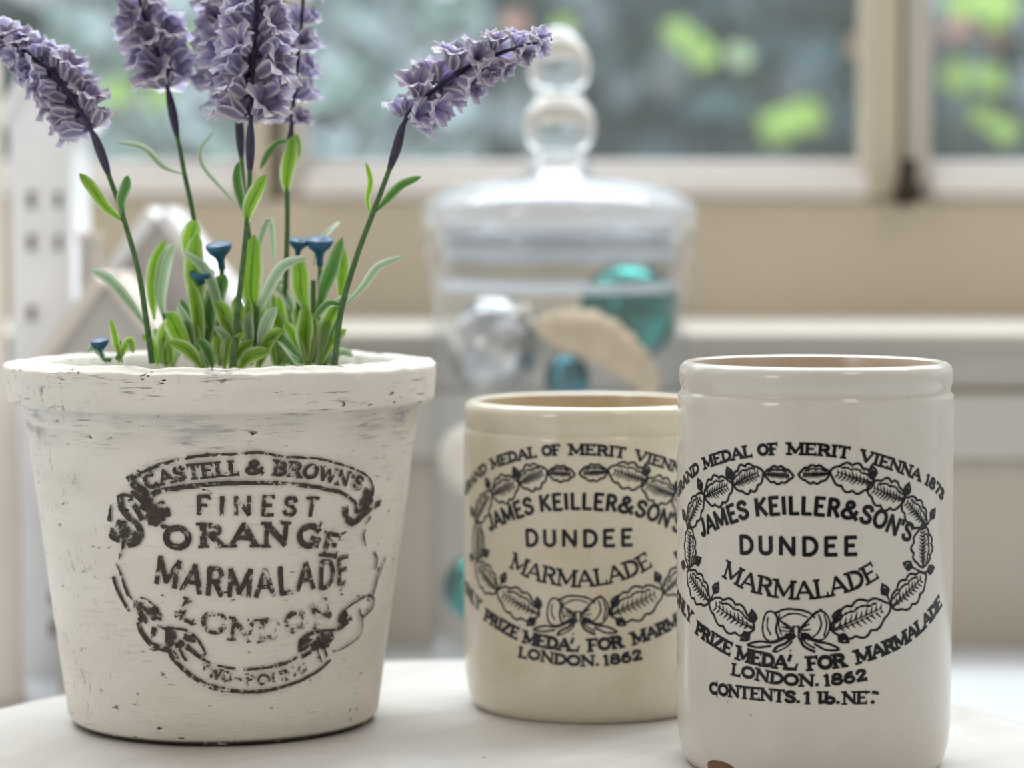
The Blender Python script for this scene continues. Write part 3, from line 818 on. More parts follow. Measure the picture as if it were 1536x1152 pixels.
LEAVES = [((1147, 711), (1190, 714), 9.5, 1), ((1100, 727), (1145, 708), 16, 1), ((1057, 745), (1099, 727), 17, 1), ((1031, 790), (1056, 741), 14, 1), ((1034, 851), (1035, 788), 15, -1),
          ((1064, 903), (1031, 858), 17, -1), ((1131, 944), (1064, 903), 18, -1), ((1247, 945), (1336, 908), 20, 1), ((1337, 910), (1389, 862), 17, 1),
          ((1384, 851), (1384, 788), 18, -1), ((1389, 789), (1353, 748), 15, -1), ((1356, 751), (1301, 731), 17, -1), ((1310, 726), (1245, 707), 16, -1), ((1244, 711), (1198, 712), 10, -1)]
BUDS = [((1094, 710), (1099, 724)), ((1050, 727), (1055, 742)), ((1026, 772), (1031, 787)), ((1047, 841), (1035, 852)), ((1025, 847), (1034, 853)), ((1074, 882), (1066, 901)), ((1129, 925), (1131, 943)),
        ((1118, 955), (1131, 945)), ((1256, 924), (1249, 944)), ((1265, 958), (1249, 947)), ((1327, 885), (1337, 908)), ((1362, 848), (1382, 858)), ((1396, 854), (1384, 860)),
        ((1309, 708), (1312, 724)), ((1361, 734), (1357, 749)), ((1399, 771), (1391, 787))]
for i, (b, tp, h, sd) in enumerate(LEAVES): PRN['printed_leaf#%d' % i] = leaf_print(S1, b, tp, h, m1, sd, i * 5)
for i, (c, s) in enumerate(BUDS): PRN['printed_bud#%d' % i] = bud_print(S1, c, 11, 17, 0, m1, s, i)
bow = Print2D()
def bs(pts, w=2.7, closed=False): bow.stroke([tuple(q) for q in catmull([S1.uv(*p) for p in pts], 8)], w * m1, closed, jit=.5 * m1)
bs([(1188, 946), (1172, 932), (1158, 917), (1148, 922), (1144, 940), (1147, 956), (1158, 962), (1176, 955), (1188, 948)])
bs([(1163, 918), (1166, 930), (1164, 944), (1168, 958)], 3.2); bs([(1169, 921), (1168, 936), (1172, 952)], 2.2)
bs([(1163, 920), (1176, 914), (1194, 914), (1212, 918), (1222, 926)], 3); bs([(1170, 928), (1184, 921), (1198, 921), (1211, 926)], 2.2)
bs([(1199, 944), (1212, 930), (1226, 917), (1238, 920), (1245, 934), (1242, 950), (1232, 960), (1216, 957), (1199, 948)])
bs([(1203, 942), (1218, 924), (1232, 914)], 3.4); bs([(1228, 922), (1232, 936), (1226, 950), (1212, 960)], 2.6); bs([(1236, 922), (1240, 936), (1236, 954)], 2.2)
bs([(1152, 926), (1151, 940), (1156, 952)], 2.2); bs([(1186, 958), (1178, 965), (1166, 970), (1160, 977)], 4); bs([(1188, 962), (1180, 970), (1166, 977), (1159, 977)], 2.4)
bs([(1200, 958), (1205, 968), (1214, 974), (1222, 977)], 4); bs([(1203, 957), (1211, 966), (1222, 972)], 2.4)
bs([(1180, 956), (1160, 964), (1140, 962), (1122, 967), (1136, 971), (1156, 969)], 3.4); bs([(1206, 954), (1224, 962), (1244, 966), (1258, 974), (1240, 975), (1222, 966)], 3.4)
bs([(1172, 940), (1188, 944)], 2); bs([(1172, 946), (1188, 947)], 2); bs([(1176, 934), (1189, 942)], 2); bs([(1200, 946), (1216, 944)], 2); bs([(1201, 949), (1214, 952)], 2); bs([(1201, 943), (1214, 936)], 2)
bow.blob(S1.uv(1184, 955), 9 * m1, 5 * m1, 0, .4, 2); bow.blob(S1.uv(1207, 954), 9 * m1, 5 * m1, 0, .4, 5)
bow.stroke([S1.uv(1190, 939), S1.uv(1191, 957)], 2.6 * m1); bow.stroke([S1.uv(1198, 939), S1.uv(1198, 957)], 2.6 * m1); bow.stroke([S1.uv(1190, 940), S1.uv(1198, 940)], 2.4 * m1)
PRN['printed_bow'] = bow
for k, pr in PRN.items():
    pr.build(k.split('#')[0], S1, M_INK, jr)
# chip and rust stain at the foot
cp = mesh_obj('foot_chip', *lathe([(0.0003, 0.0011), (0.0022, 0.0010), (0.0038, 0.0004), (0.0046, -0.0004)], 20), mat=plain('chipped_brown_clay', srgb(112, 76, 48), .6, .3, 400), parent=jr)
th = -0.86
cp.location = (RB1 * .945 * sin(th), -RB1 * .945 * cos(th), 0.0022)
cp.rotation_euler = Vector((sin(th), -cos(th), -.55)).to_track_quat('Z', 'Y').to_euler()
cp.scale = (1.25, .62, 1)

# second jar
cM = G(885, 1054, Z_T); m2 = cM.y / F_PX
RB2 = 190.5 * m2; H2 = P(885, 599, cM.y).z - Z_T
jm = empty('marmalade_jar', (cM.x, cM.y, Z_T))
jar_mesh('marmalade_jar', RB2, H2, (190 * m2, 42 * m2, 167 * m2), M_JAR2, M_JAR2_IN, jm)
tag(jm, 'shorter yellowed cream stoneware jar with faded print between pot and taller jar', 'jar')
S2 = Surf(cM.x, cM.y, Z_T, RB2, Z_T + H2, RB2)
C2 = S2.uv(869, 821)
sc2 = .915 * m2 / m1
for k, pr in PRN.items():
    if k == 'lettering_contents': continue
    pr.build(k.split('#')[0], S2, M_INK2, jm, s=sc2, c_from=C1, c_to=C2)

# ================================================================== PAINTED POT
cP = G(337, 1077, Z_T); mp = cP.y / F_PX
HP = P(337, 543, cP.y).z - Z_T
ZC = P(337, 600, cP.y).z - Z_T          # underside of collar
pot = empty('flower_pot', (cP.x, cP.y, Z_T))
rb, rt = 232 * mp, 296 * mp
prof = [(0.0005, 0), (rb - .006, 0), (rb - .002, .0006), (rb, .003)]
for i in range(1, 15):
    f = i / 14; prof.append((rb + (rt - rb) * f, .003 + (ZC - .003) * f))
r1 = 318 * mp; r2 = 322 * mp
prof += [(r1 - .0010, ZC + .0001), (r1 - .0002, ZC + .0004), (r1, ZC + .0012)]
for i in range(1, 6): prof.append((r1 + (r2 - r1) * i / 5, ZC + .0012 + (HP - .0010 - ZC - .0012) * i / 5))
prof += [(r2 - .0002, HP - .0003), (r2 - .0010, HP), (r2 - .005, HP + .0002), (r2 - .0062, HP - .0004), (r2 - .0072, HP + .0008), (r2 - .010, HP + .0012), (r2 - .0118, HP), (r2 - .0125, HP - .004), (r2 - .016, HP - .02), (r2 - .02, HP - .045)]
SEG = 200
vs, fs = lathe(prof, SEG)
vv = []
for i, v in enumerate(vs):
    v = Vector(v); r = sqrt(v.x ** 2 + v.y ** 2); th = atan2(v.x, -v.y)
    if r > .01 and v.z > .002:
        am = .0010 if v.z > HP - .004 else (.0006 if v.z > ZC else .0004)
        nz = noise.noise(Vector((cos(th) * 3, sin(th) * 3, v.z * 40)))
        nf = noise.noise(Vector((cos(th) * 14, sin(th) * 14, v.z * 160)))
        rr = r + am * nz + am * .5 * nf
        v.x *= rr / r; v.y *= rr / r
        if v.z > HP - .003: v.z += .0007 * noise.noise(Vector((cos(th) * 6, sin(th) * 6, 3))) + .0004 * noise.noise(Vector((cos(th) * 22, sin(th) * 22, r * 300)))
    vv.append(v)
mesh_obj('pot_body', vv, fs, M_CHALK, pot)
vs, fs = lathe([(0.0005, HP - .012), (r2 * .5, HP - .0125), (r2 - .0165, HP - .014)], 64)
vs = [(x, y, z + .002 * noise.noise(Vector((x * 90, y * 90, 0)))) for x, y, z in vs]
mesh_obj('planting_filler', vs, fs, M_SOIL, pot)
tag(pot, 'white chalk painted tapered flower pot with a worn dark label stamp', 'flower pot')
S3 = Surf(cP.x, cP.y, Z_T + .003, rb, Z_T + ZC, rt)

LIFT = .0007
def stamp(name, fn, mat=M_STAMP):
    pr = Print2D(); fn(pr); return pr.build(name, S3, mat, pot, LIFT)
def line3(pr, pts, w, w_end=None, jit=1.3, seed=0):
    pr.stroke([tuple(q) for q in catmull([S3.uv(*p) for p in pts], 8)], w * mp, jit=jit * mp, w_end=None if w_end is None else w_end * mp, seed=seed)
def blob3(pr, x, y, rx, ry, ang=0, seed=0, jit=.5):
    pr.blob(S3.uv(x, y), rx * mp, ry * mp, radians(ang), jit, seed)
def f_top(pr):
    line3(pr, [(203, 716), (222, 705), (244, 696), (268, 689), (291, 685), (320, 682), (352, 681), (386, 678)], 5, 4)
    line3(pr, [(386, 678), (423, 684), (455, 686.5), (480, 689), (505, 695), (526, 702), (543, 710), (552, 718), (558, 731)], 4, 3)
    line3(pr, [(225, 752), (229, 744), (236, 738), (259, 733), (290, 728.5), (330, 725), (369, 724)], 8, 6.5)
    line3(pr, [(369, 724), (415, 724.5), (464, 729), (490, 734), (508, 738), (522, 746), (531, 756), (532, 768)], 6.5, 5)
stamp('stamped_banner', f_top)
def f_left(pr):
    line3(pr, [(197, 716), (204, 728), (217, 737), (221, 750), (216, 762)], 12, 11); line3(pr, [(200, 738), (212, 748), (224, 762), (232, 772)], 7, 12)
    blob3(pr, 238, 768, 18, 14, 15, 1); blob3(pr, 232, 780, 12, 8, 20, 2)
    line3(pr, [(182, 748), (180, 744), (188, 742), (200, 745)], 5); line3(pr, [(182, 746), (184, 762), (195, 776), (208, 788), (213, 801), (207, 813), (195, 818)], 10, 8)
    line3(pr, [(197, 750), (206, 764), (214, 778)], 8); blob3(pr, 185, 791, 10, 12, 20, 3); blob3(pr, 196, 803, 14, 9, 0, 4)
    line3(pr, [(170, 793), (169, 806), (180, 811)], 6); blob3(pr, 176, 803, 9, 6, 0, 8)
    line3(pr, [(188, 812), (184, 826), (181, 838)], 6, 2); line3(pr, [(168, 757), (167, 768), (166, 780)], 2, 7)
    blob3(pr, 247, 789, 5, 3, 0, 6); blob3(pr, 255, 791, 2.5, 2.5, 0, 7)
stamp('stamped_scroll', f_left)
def f_right(pr):
    line3(pr, [(516, 762), (517, 774), (527, 784), (542, 773), (556, 760), (568, 754)], 11, 9); blob3(pr, 549, 741, 12, 9, -30, 11); blob3(pr, 543, 752, 9, 7, 0, 12)
    line3(pr, [(557, 730), (556, 742), (548, 750)], 5); line3(pr, [(533, 768), (545, 762), (556, 750)], 6); line3(pr, [(553, 775), (546, 786)], 4, 2)
    line3(pr, [(545, 795), (543, 805), (546, 818)], 4, 3); line3(pr, [(559, 829), (563, 840), (560, 852)], 4); line3(pr, [(575, 836), (570, 850), (566, 864)], 3)
    line3(pr, [(565, 852), (562, 872), (557, 892)], 5, 4)
stamp('stamped_scroll', f_right)
def f_ll(pr):
    line3(pr, [(177, 846), (183, 860), (188, 876), (194, 892)], 3, 6); line3(pr, [(172, 866), (178, 884), (188, 904), (196, 916)], 6, 5); line3(pr, [(194, 892), (203, 902)], 3)
    blob3(pr, 216, 914, 15, 11, -25, 21); blob3(pr, 234, 921, 10, 12, 0, 22); line3(pr, [(211, 896), (222, 899), (232, 908)], 3); blob3(pr, 216, 929, 8, 6, 0, 23)
    line3(pr, [(210, 935), (214, 948), (226, 964), (243, 972), (253, 974)], 8, 9); blob3(pr, 232, 948, 5, 8, -20, 24); line3(pr, [(238, 938), (250, 944)], 4)
    blob3(pr, 256, 954, 9, 14, 0, 25); line3(pr, [(258, 942), (276, 944), (290, 952), (302, 966), (308, 980), (300, 986)], 4, 4); blob3(pr, 284, 957, 10, 6, -30, 26); blob3(pr, 270, 966, 8, 6, 30, 27)
    line3(pr, [(282, 970), (296, 982), (306, 988)], 7, 6); line3(pr, [(262, 976), (268, 986)], 4); line3(pr, [(270, 974), (280, 990)], 4)
stamp('stamped_scroll', f_ll)
def f_bot(pr):
    line3(pr, [(255, 975), (260, 987), (278, 1005), (296, 1019), (314, 1028), (334, 1034)], 6, 8)
    line3(pr, [(334, 1033), (360, 1037), (386, 1037), (410, 1033), (432, 1027), (456, 1017), (478, 1004), (493, 990)], 6, 4)
    line3(pr, [(280, 972), (305, 989), (332, 999), (352, 1003)], 3, 4); line3(pr, [(366, 1004), (390, 1002), (408, 999)], 4); line3(pr, [(412, 998), (430, 993), (446, 985)], 6, 4)
stamp('stamped_banner', f_bot)
def f_lr(pr):
    line3(pr, [(449, 975), (450, 962), (462, 951), (480, 947), (500, 945)], 9, 5); blob3(pr, 456, 963, 11, 9, 30, 31); blob3(pr, 486, 958, 14, 13, 0, 32); blob3(pr, 472, 968, 10, 7, 0, 33)
    line3(pr, [(452, 984), (464, 978)], 6); line3(pr, [(474, 972), (480, 992)], 3); line3(pr, [(484, 968), (488, 984)], 4)
    line3(pr, [(506, 932), (512, 918), (530, 903), (548, 894), (557, 897), (556, 910), (546, 922), (540, 924), (536, 912)], 4); blob3(pr, 513, 926, 8, 10, -40, 34)
    line3(pr, [(512, 938), (524, 928)], 8); line3(pr, [(541, 925), (540, 946), (530, 960), (506, 975), (497, 976)], 3, 2); line3(pr, [(497, 947), (512, 940)], 6)
stamp('stamped_scroll', f_lr)
def stext(name, base, words, cap, thick, thin, serif, gap, mat=M_STAMP, jit=1.0):
    pr = text_line(S3, base, words, cap, mp, thick, thin, serif, jit * mp, gap, 5)
    return pr.build(name, S3, mat, pot, LIFT)
stext('stamped_castell', [(215, 741), (233, 732), (244, 728.5), (267, 723), (286, 720), (306, 718), (351, 714), (395, 713), (428, 715), (456, 718), (479, 722), (501, 727), (518, 731), (540, 739)],
      [('CASTELL', 225, 359), ('&', 368, 395), ("BROWN'S", 407, 537)], 23, .25, .16, .22, .10)
stext('stamped_finest', [(285, 773), (340, 775), (400, 774.5), (480, 777)], [('FINEST', 294, 473)], 31, .19, .17, 0, .42)
stext('stamped_orange', [(245, 827), (268, 825.5), (303, 822), (357, 821), (403, 821), (450, 821), (475, 830), (485, 835), (505, 838)], [('ORANGE', 251, 503)], 37, .25, .18, .20, .22)
stext('stamped_marmalade', [(225, 876), (246, 880), (280, 889), (314, 895), (355, 897.5), (397, 897), (425, 893), (458, 887), (488, 884), (511, 878), (530, 872)], [('MARMALADE', 232, 521)], 45, .16, .15, 0, .18)
stext('stamped_london', [(255, 922), (276, 932), (317, 951), (357, 962), (402, 962), (442, 950), (478, 936), (500, 924)], [('LONDON', 264, 497)], 35, .24, .17, .20, .24, M_STAMP2)
stext('stamped_two_pound', [(290, 1004), (305, 1013), (328, 1021), (350, 1026), (385, 1028.5), (415, 1025), (440, 1016), (465, 1003)], [('TWO', 297, 346), ('-', 350, 362), ('POUND', 366, 462)], 18, .25, .18, .2, .14, M_STAMP2)

# ================================================================== LAVENDER
lr = random.Random(11)
def strap(pts, width, mat, name, parent, org, nrm=None, n_len=9, n_w=4, fold=.22, peak=.55, blunt=.55, twist=0.0):
    """leaf blade along a 3D curve"""
    c = catmull([Vector(p) for p in pts], max(2, n_len // (len(pts) - 1) + 1))
    n = len(c); vs, fs, uv = [], [], []
    view = nrm or Vector((0, -1, .25))
    for i, p in enumerate(c):
        s = i / (n - 1)
        t = (c[min(i + 1, n - 1)] - c[max(i - 1, 0)]).normalized()
        sd = t.cross(view)
        sd = sd.normalized() if sd.length > 1e-5 else Vector((1, 0, 0))
        if twist: sd = Matrix.Rotation(twist * s, 3, t) @ sd
        nn = sd.cross(t).normalized()
        w = width * (.18 + .82 * (sin(pi * min(1, s / (2 * peak))) if s < peak else cos((s - peak) / (1 - peak) * pi / 2) ** blunt))
        if i == n - 1: w = width * .06
        for k in range(n_w + 1):
            f = k / n_w - .5
            vs.append(p + sd * (f * w) + nn * (abs(f) * 2) ** 1.3 * w * fold - org)
            uv.append((s, k / n_w))
    for i in range(n - 1):
        for k in range(n_w):
            a = i * (n_w + 1) + k
            fs.append((a, a + 1, a + n_w + 2, a + n_w + 1))
    return mesh_obj(name, vs, fs, mat, parent, True, uv)

def floret_mesh(name, seed):
    """open two-lipped lavender floret, axis +z, about 1 unit long"""
    r = random.Random(seed); vs, fs, uv = [], [], []
    NP, NL, NW = 5, 7, 6
    for k in range(NP):
        a0 = 2 * pi * k / NP + r.uniform(-.2, .2); op = r.uniform(.34, .60); ln = r.uniform(.85, 1.1); b = len(vs)
        for i in range(NL + 1):
            s = i / NL
            z = ln * (s - .30 * s ** 3 * op * 2); rad = .06 + op * s ** 1.5 + .10 * s ** 4
            wd = .10 + .52 * sin(pi * min(1, .10 + s * .66)) ** .8
            if i == NL: wd *= .72
            for j in range(NW + 1):
                f = j / NW - .5
                rr = rad - abs(f) * .18 * wd
                vs.append(Vector((cos(a0) * rr - sin(a0) * f * wd, sin(a0) * rr + cos(a0) * f * wd, z - (abs(f) * 2) ** 2.2 * .16 * s ** 3 + .035 * cos(f * 4 * pi) * s)))
                uv.append((s, j / NW))
        for i in range(NL):
            for j in range(NW):
                q = b + i * (NW + 1) + j
                fs.append((q, q + 1, q + NW + 2, q + NW + 1))
    me = bpy.data.meshes.new(name); me.from_pydata([tuple(v) for v in vs], [], fs)
    ul = me.uv_layers.new(name='UVMap')
    for lp in me.loops: ul.data[lp.index].uv = uv[lp.vertex_index]
    me.polygons.foreach_set('use_smooth', [True] * len(me.polygons)); me.update()
    return me
FLO = []
for k in range(5):
    for mt in (M_PETAL, M_PETALD):
        me = floret_mesh('floret', k); me.materials.append(mt); FLO.append(me)

def stem3(pts3, spike_from, r=.0011, name='stem', parent=None, org=None, r_sheath=.0017, sheath=None):
    c = catmull(pts3, 10); n = len(c); rad = []; uu = []
    L = [0]
    for a, b in zip(c, c[1:]): L.append(L[-1] + (b - a).length)
    for i in range(n):
        s = L[i] / L[-1]
        rr = r * (1 - .45 * s)
        uu.append(s)
        if sheath and sheath[0] <= s <= sheath[1]:
            f = (s - sheath[0]) / (sheath[1] - sheath[0]); rr += (r_sheath - rr) * sin(pi * f) ** .7
        rad.append(rr)
    seg = 8
    vs, fs = tube_data([p - org for p in c], rad, seg)
    th = sheath[0] if sheath else spike_from
    uv = [(.5 + (uu[i // seg] - th) * 3, .5) for i in range(len(vs))]
    return mesh_obj(name, vs, fs, M_STEM, parent, True, uv)

def lavender(label, stem_px, spike_px, Y0, Y1, half_px, n_whorl, per, leaves, sheath_px=70, tipk=.45, flo_px=27, dark=0, stray=()):
    """stem_px from pot upwards, spike_px along the flower head; depth runs Y0 -> Y1"""
    allp = stem_px + spike_px
    ys = [Y0 + (Y1 - Y0) * i / (len(allp) - 1) for i in range(len(allp))]
    p3 = [P(x, y, Y) for (x, y), Y in zip(allp, ys)]
    org = p3[0].copy()
    e = empty('lavender_stem', org)
    # arc length where spike starts
    cs = catmull(stem_px and [Vector((x, y)) for x, y in allp], 10)
    ln = [0]
    for a, b in zip(cs, cs[1:]): ln.append(ln[-1] + (b - a).length)
    ss = ln[(len(stem_px)) * 10] / ln[-1]; sw = sheath_px / ln[-1]
    stem3(p3, ss, .00095, 'stem', e, org, .00145, (ss - sw, ss))
    sp = empty('flower_spike', (0, 0, 0)); sp.parent = e
    ax = catmull(p3[len(stem_px):], 12); La = [0]
    for a, b in zip(ax, ax[1:]): La.append(La[-1] + (b - a).length)
    m = ys[-1] / F_PX
    for w in range(n_whorl):
        s = (w + .3) / n_whorl
        d = s * La[-1]
        i = max(0, min(len(ax) - 2, next((k for k in range(len(La) - 1) if La[k + 1] >= d), len(ax) - 2)))
        f = (d - La[i]) / max(1e-9, La[i + 1] - La[i]); c = ax[i].lerp(ax[i + 1], f); t = (ax[i + 1] - ax[i]).normalized()
        a = t.cross(Vector((0, 1, .1))).normalized(); b = t.cross(a).normalized()
        k = 1 - (1 - tipk) * max(0, (s - .35) / .65) ** 1.3
        if s < .12: k *= .9
        npl = max(3, round(per * (1 if s < .8 else .7)))
        for j in range(npl):
            an = 2 * pi * (j + (w % 2) * .5) / npl + lr.uniform(-.25, .25)
            out = a * cos(an) + b * sin(an)
            if out.y < -.80 and lr.random() < .8: continue
            dr = (out * 1.0 + t * lr.uniform(.45, .95)).normalized()
            size = flo_px * 1.28 * m * k * lr.uniform(.85, 1.15)
            pos = c + out * (half_px * m * k * .22)
            o = bpy.data.objects.new('floret', FLO[lr.randrange(5) * 2 + (1 if lr.random() < .35 + dark else 0)])
            COL.objects.link(o); o.parent = sp
            o.location = pos - org
            q = dr.to_track_quat('Z', 'Y').to_euler(); o.rotation_euler = q
            rs = size * (half_px / 30.0) ** .5
            o.scale = (rs * .92, rs * .92, rs)
    for x, y, Y, px in stray:
        o = bpy.data.objects.new('floret', FLO[1]); COL.objects.link(o); o.parent = sp
        o.location = P(x, y, Y) - org; o.rotation_euler = Vector((-.4, -.1, 1)).to_track_quat('Z', 'Y').to_euler(); o.scale = (px * m,) * 3
    for lf in leaves:
        pts, wpx, mat = lf[:3]; off = lf[3] if len(lf) > 3 else 0.0
        Y = Y0 + (Y1 - Y0) * .4
        strap([P(x, y, Y + off * i) for i, (x, y) in enumerate(pts)], wpx * m, mat, 'leaf', e, org, twist=lf[4] if len(lf) > 4 else 0)
    tag(e, label, 'lavender', 'artificial lavender stems in the white pot')
    return e
YP = cP.y
lavender('lavender stem leaning far out towards the white toy tower with low spike',
         [(228, 545), (221, 490), (207, 405), (186, 330), (165, 268)], [(138, 198), (95, 130), (45, 82), (-25, 40)], YP - .030, YP - .018, 46, 9, 6,
         [([(186, 333), (160, 312), (138, 282), (119, 260)], 19, M_LEAF, -.002), ([(187, 328), (182, 302), (190, 278), (192, 263)], 17, M_LEAFD, -.002),
          ([(221, 493), (196, 455), (165, 420), (136, 405)], 17, M_LEAFP, .004)], flo_px=32)
lavender('slender lavender stem with upright spike and one long pale arching leaf',
         [(318, 545), (306, 440), (290, 325), (277, 262), (268, 215)], [(252, 135), (236, 75), (215, 20), (196, -60)], YP - .006, YP - .002, 46, 7, 5,
         [([(275, 262), (245, 250), (215, 222), (170, 212)], 11, M_LEAFP, .003), ([(291, 400), (284, 372), (290, 346), (294, 330)], 30, M_LEAF, -.003)], flo_px=35)
lavender('tall foremost lavender stem at the pot centre with a broad split leaf pair',
         [(350, 550), (356, 470), (366, 380), (373, 300), (375, 246)], [(376, 185), (379, 110), (384, 40), (388, -70)], YP - .030, YP - .026, 52, 8, 5,
         [([(369, 338), (374, 312), (386, 286), (399, 262)], 24, M_LEAF, -.002), ([(368, 325), (362, 300), (356, 270), (358, 243)], 16, M_LEAFD, .001)], flo_px=38, dark=.2)
lavender('lavender stem half hidden behind the foremost stem with a twiglet at its side',
         [(392, 545), (384, 430), (370, 330), (364, 270), (362, 236)], [(357, 165), (348, 100), (338, 40), (330, -70)], YP - .010, YP - .006, 46, 8, 5,
         [([(360, 312), (335, 285), (305, 250), (302, 222), (322, 196)], 7, M_LEAFP, .002)], flo_px=36, dark=.2)
lavender('thin lavender stem with small separate buds and drooping top leaf',
         [(424, 545), (428, 440), (431, 340), (431, 280), (434, 230)], [(437, 195), (444, 110), (452, 40), (458, -70)], YP + .004, YP + .008, 34, 7, 5,
         [([(430, 292), (430, 265), (436, 232), (440, 203)], 24, M_LEAF, -.002), ([(432, 262), (442, 240), (446, 222), (444, 200)], 15, M_LEAF, .002), ([(436, 212), (418, 214), (402, 230), (390, 254)], 11, M_LEAFD, -.002)],
         flo_px=29)
lavender('lavender stem bending right with drooping tapered spike near the glass knob',
         [(502, 548), (512, 465), (535, 385), (560, 318), (592, 232)], [(606, 185), (632, 152), (690, 108), (755, 78), (828, 58)], YP - .034, YP - .032, 46, 8, 6,
         [([(556, 322), (551, 300), (556, 272), (549, 243)], 10, M_LEAF, -.001), ([(563, 318), (582, 298), (602, 278), (632, 265)], 15, M_LEAFD, .001),
          ([(516, 460), (545, 430), (568, 400), (607, 384)], 13, M_LEAFP, .001), ([(514, 458), (498, 455), (485, 462), (470, 480)], 13, M_LEAFD, -.002)],
         tipk=.42, flo_px=31, dark=.15, stray=((600, 176, YP - .033, 16),))

# low foliage sprigs with blue buds ---------------------------------------------------
def bud(c, size, d, parent, org):
    pf = [(.0005, 0), (.12, 0.0), (.13, .30), (.20, .48), (.40, .66), (.50, .86), (.47, .98), (.30, .93), (.12, .86), (.0005, .84)]
    vs, fs = lathe([(r * size, z * size) for r, z in pf], 14)
    o = mesh_obj('bud', vs, fs, M_BUD, parent)
    o.location = c - org; o.rotation_euler = d.to_track_quat('Z', 'Y').to_euler()
    return o
def sprig(label, foot, Y, leaves, buds=(), stem_top=None):
    org = P(foot[0], foot[1], Y); m = Y / F_PX
    e = empty('leafy_sprig', org)
    top = stem_top or (foot[0], foot[1] - 60)
    c = catmull([org, P((foot[0] + top[0]) / 2 + 3, (foot[1] + top[1]) / 2, Y), P(top[0], top[1], Y)], 6)
    vs, fs = tube_data([p - org for p in c], .0008, 6); mesh_obj('stem', vs, fs, M_SPRIG, e)
    for pts, w, mt, dy in leaves:
        strap([P(x, y, Y + dy * i) for i, (x, y) in enumerate(pts)], w * m, mt, 'leaf', e, org, nrm=Vector((lr.uniform(-.35, .35), -1, lr.uniform(.1, .5))))
    for x, y, s in buds:
        bp = P(x, y, Y); bud(bp, s * m, Vector((lr.uniform(-.2, .2), -.25, 1)).normalized(), e, org)
        v2, f2 = tube_data([q - org for q in catmull([P(foot[0] + (x - foot[0]) * .4, foot[1], Y), P(foot[0] + (x - foot[0]) * .9, (foot[1] + y) / 2, Y), bp + Vector((0, 0, .0006))], 5)], .0007, 6)
        mesh_obj('bud_stalk', v2, f2, M_SPRIG, e)
    tag(e, label, 'foliage', 'low leafy sprigs at the foot of the lavender')
def rleaves(cx, cy, n, spread, h, w):
    out = []
    for k in range(n):
        a = lr.uniform(-1, 1); bx_ = cx + a * spread * .35
        tx = cx + a * spread + lr.uniform(-8, 8); ty = cy - h * lr.uniform(.45, 1.0) * (1 - .35 * abs(a))
        mx = (bx_ + tx) / 2 - a * 4; my = cy + (ty - cy) * .62
        out.append(([(bx_, cy + lr.uniform(0, 8)), (mx, my), (tx, ty)], w * lr.uniform(.55, 1.0), lr.choice((M_LEAF, M_LEAF, M_LEAF, M_LEAFD, M_LEAFP)), lr.uniform(-.004, .004)))
    return out
sprig('small sprig with a blue bud lying on the pot rim away from the rest', (176, 540), YP - .034, [([(184, 545), (176, 520), (172, 500), (166, 478)], 13, M_LEAF, -.001), ([(178, 545), (188, 520), (196, 512), (200, 530)], 15, M_LEAF, -.001), ([(160, 545), (150, 528), (140, 522), (132, 528)], 14, M_LEAFP, -.001)], [(153, 536, 28)], (178, 512))
sprig('sprig of two tall narrow leaves beside the outermost leaning stem', (250, 545), YP -0.002, [([(232, 480), (228, 440), (232, 395), (248, 360)], 20, M_LEAF, .001), ([(246, 480), (240, 440), (248, 390), (262, 365)], 22, M_LEAFP, .001), ([(238, 545), (244, 510), (256, 488), (282, 470)], 24, M_LEAF, -.002)] + rleaves(250, 545, 11, 40, 80, 22), (), (246, 470))
sprig('dense sprig with two blue buds between the pale arching stem and centre stem', (308, 545), YP -0.016, [([(300, 480), (296, 440), (292, 395), (296, 350)], 34, M_LEAF, -.001), ([(332, 520), (330, 470), (312, 410), (274, 376)], 17, M_LEAFP, -.002), ([(292, 545), (270, 505), (258, 480), (250, 470)], 30, M_LEAF, -.003), ([(318, 500), (314, 470), (330, 430), (338, 412)], 28, M_LEAFD, -.001)] + rleaves(308, 545, 17, 58, 140, 24), [(333, 404, 40), (302, 442, 38)], (312, 440))
sprig('sprig with a broad upright lime leaf just behind the centre stem', (372, 545), YP -0.022, [([(384, 480), (376, 440), (378, 400), (382, 352)], 36, M_LEAF, -.001), ([(372, 500), (400, 440), (425, 400), (462, 386)], 18, M_LEAFP, -.002), ([(352, 545), (345, 500), (335, 470), (322, 452)], 28, M_LEAF, -.002), ([(390, 545), (398, 512), (420, 508), (452, 540)], 20, M_LEAFD, -.003), ([(386, 420), (388, 370), (404, 330), (412, 400)], 12, M_LEAFP, .004)] + rleaves(372, 545, 15, 56, 140, 24), (), (378, 450))
sprig('sprig with a blue bud cluster in front of the thin stem', (462, 545), YP -0.012, [([(462, 470), (452, 440), (450, 410), (446, 384)], 30, M_LEAF, -.001), ([(478, 470), (488, 430), (500, 400), (514, 356)], 24, M_LEAFD, -.001), ([(510, 450), (512, 420), (514, 390), (508, 366)], 22, M_LEAF, .001), ([(460, 545), (458, 510), (460, 490), (460, 458)], 30, M_LEAF, -.003), ([(478, 545), (488, 510), (496, 495), (504, 480)], 18, M_LEAFD, -.001), ([(470, 400), (478, 365), (496, 345), (510, 332)], 9, M_LEAFP, .005), ([(490, 478), (500, 464), (515, 450), (532, 446)], 15, M_LEAFP, -.002)] + rleaves(462, 545, 15, 52, 140, 24), [(480, 398, 42), (446, 388, 30)], (470, 420))
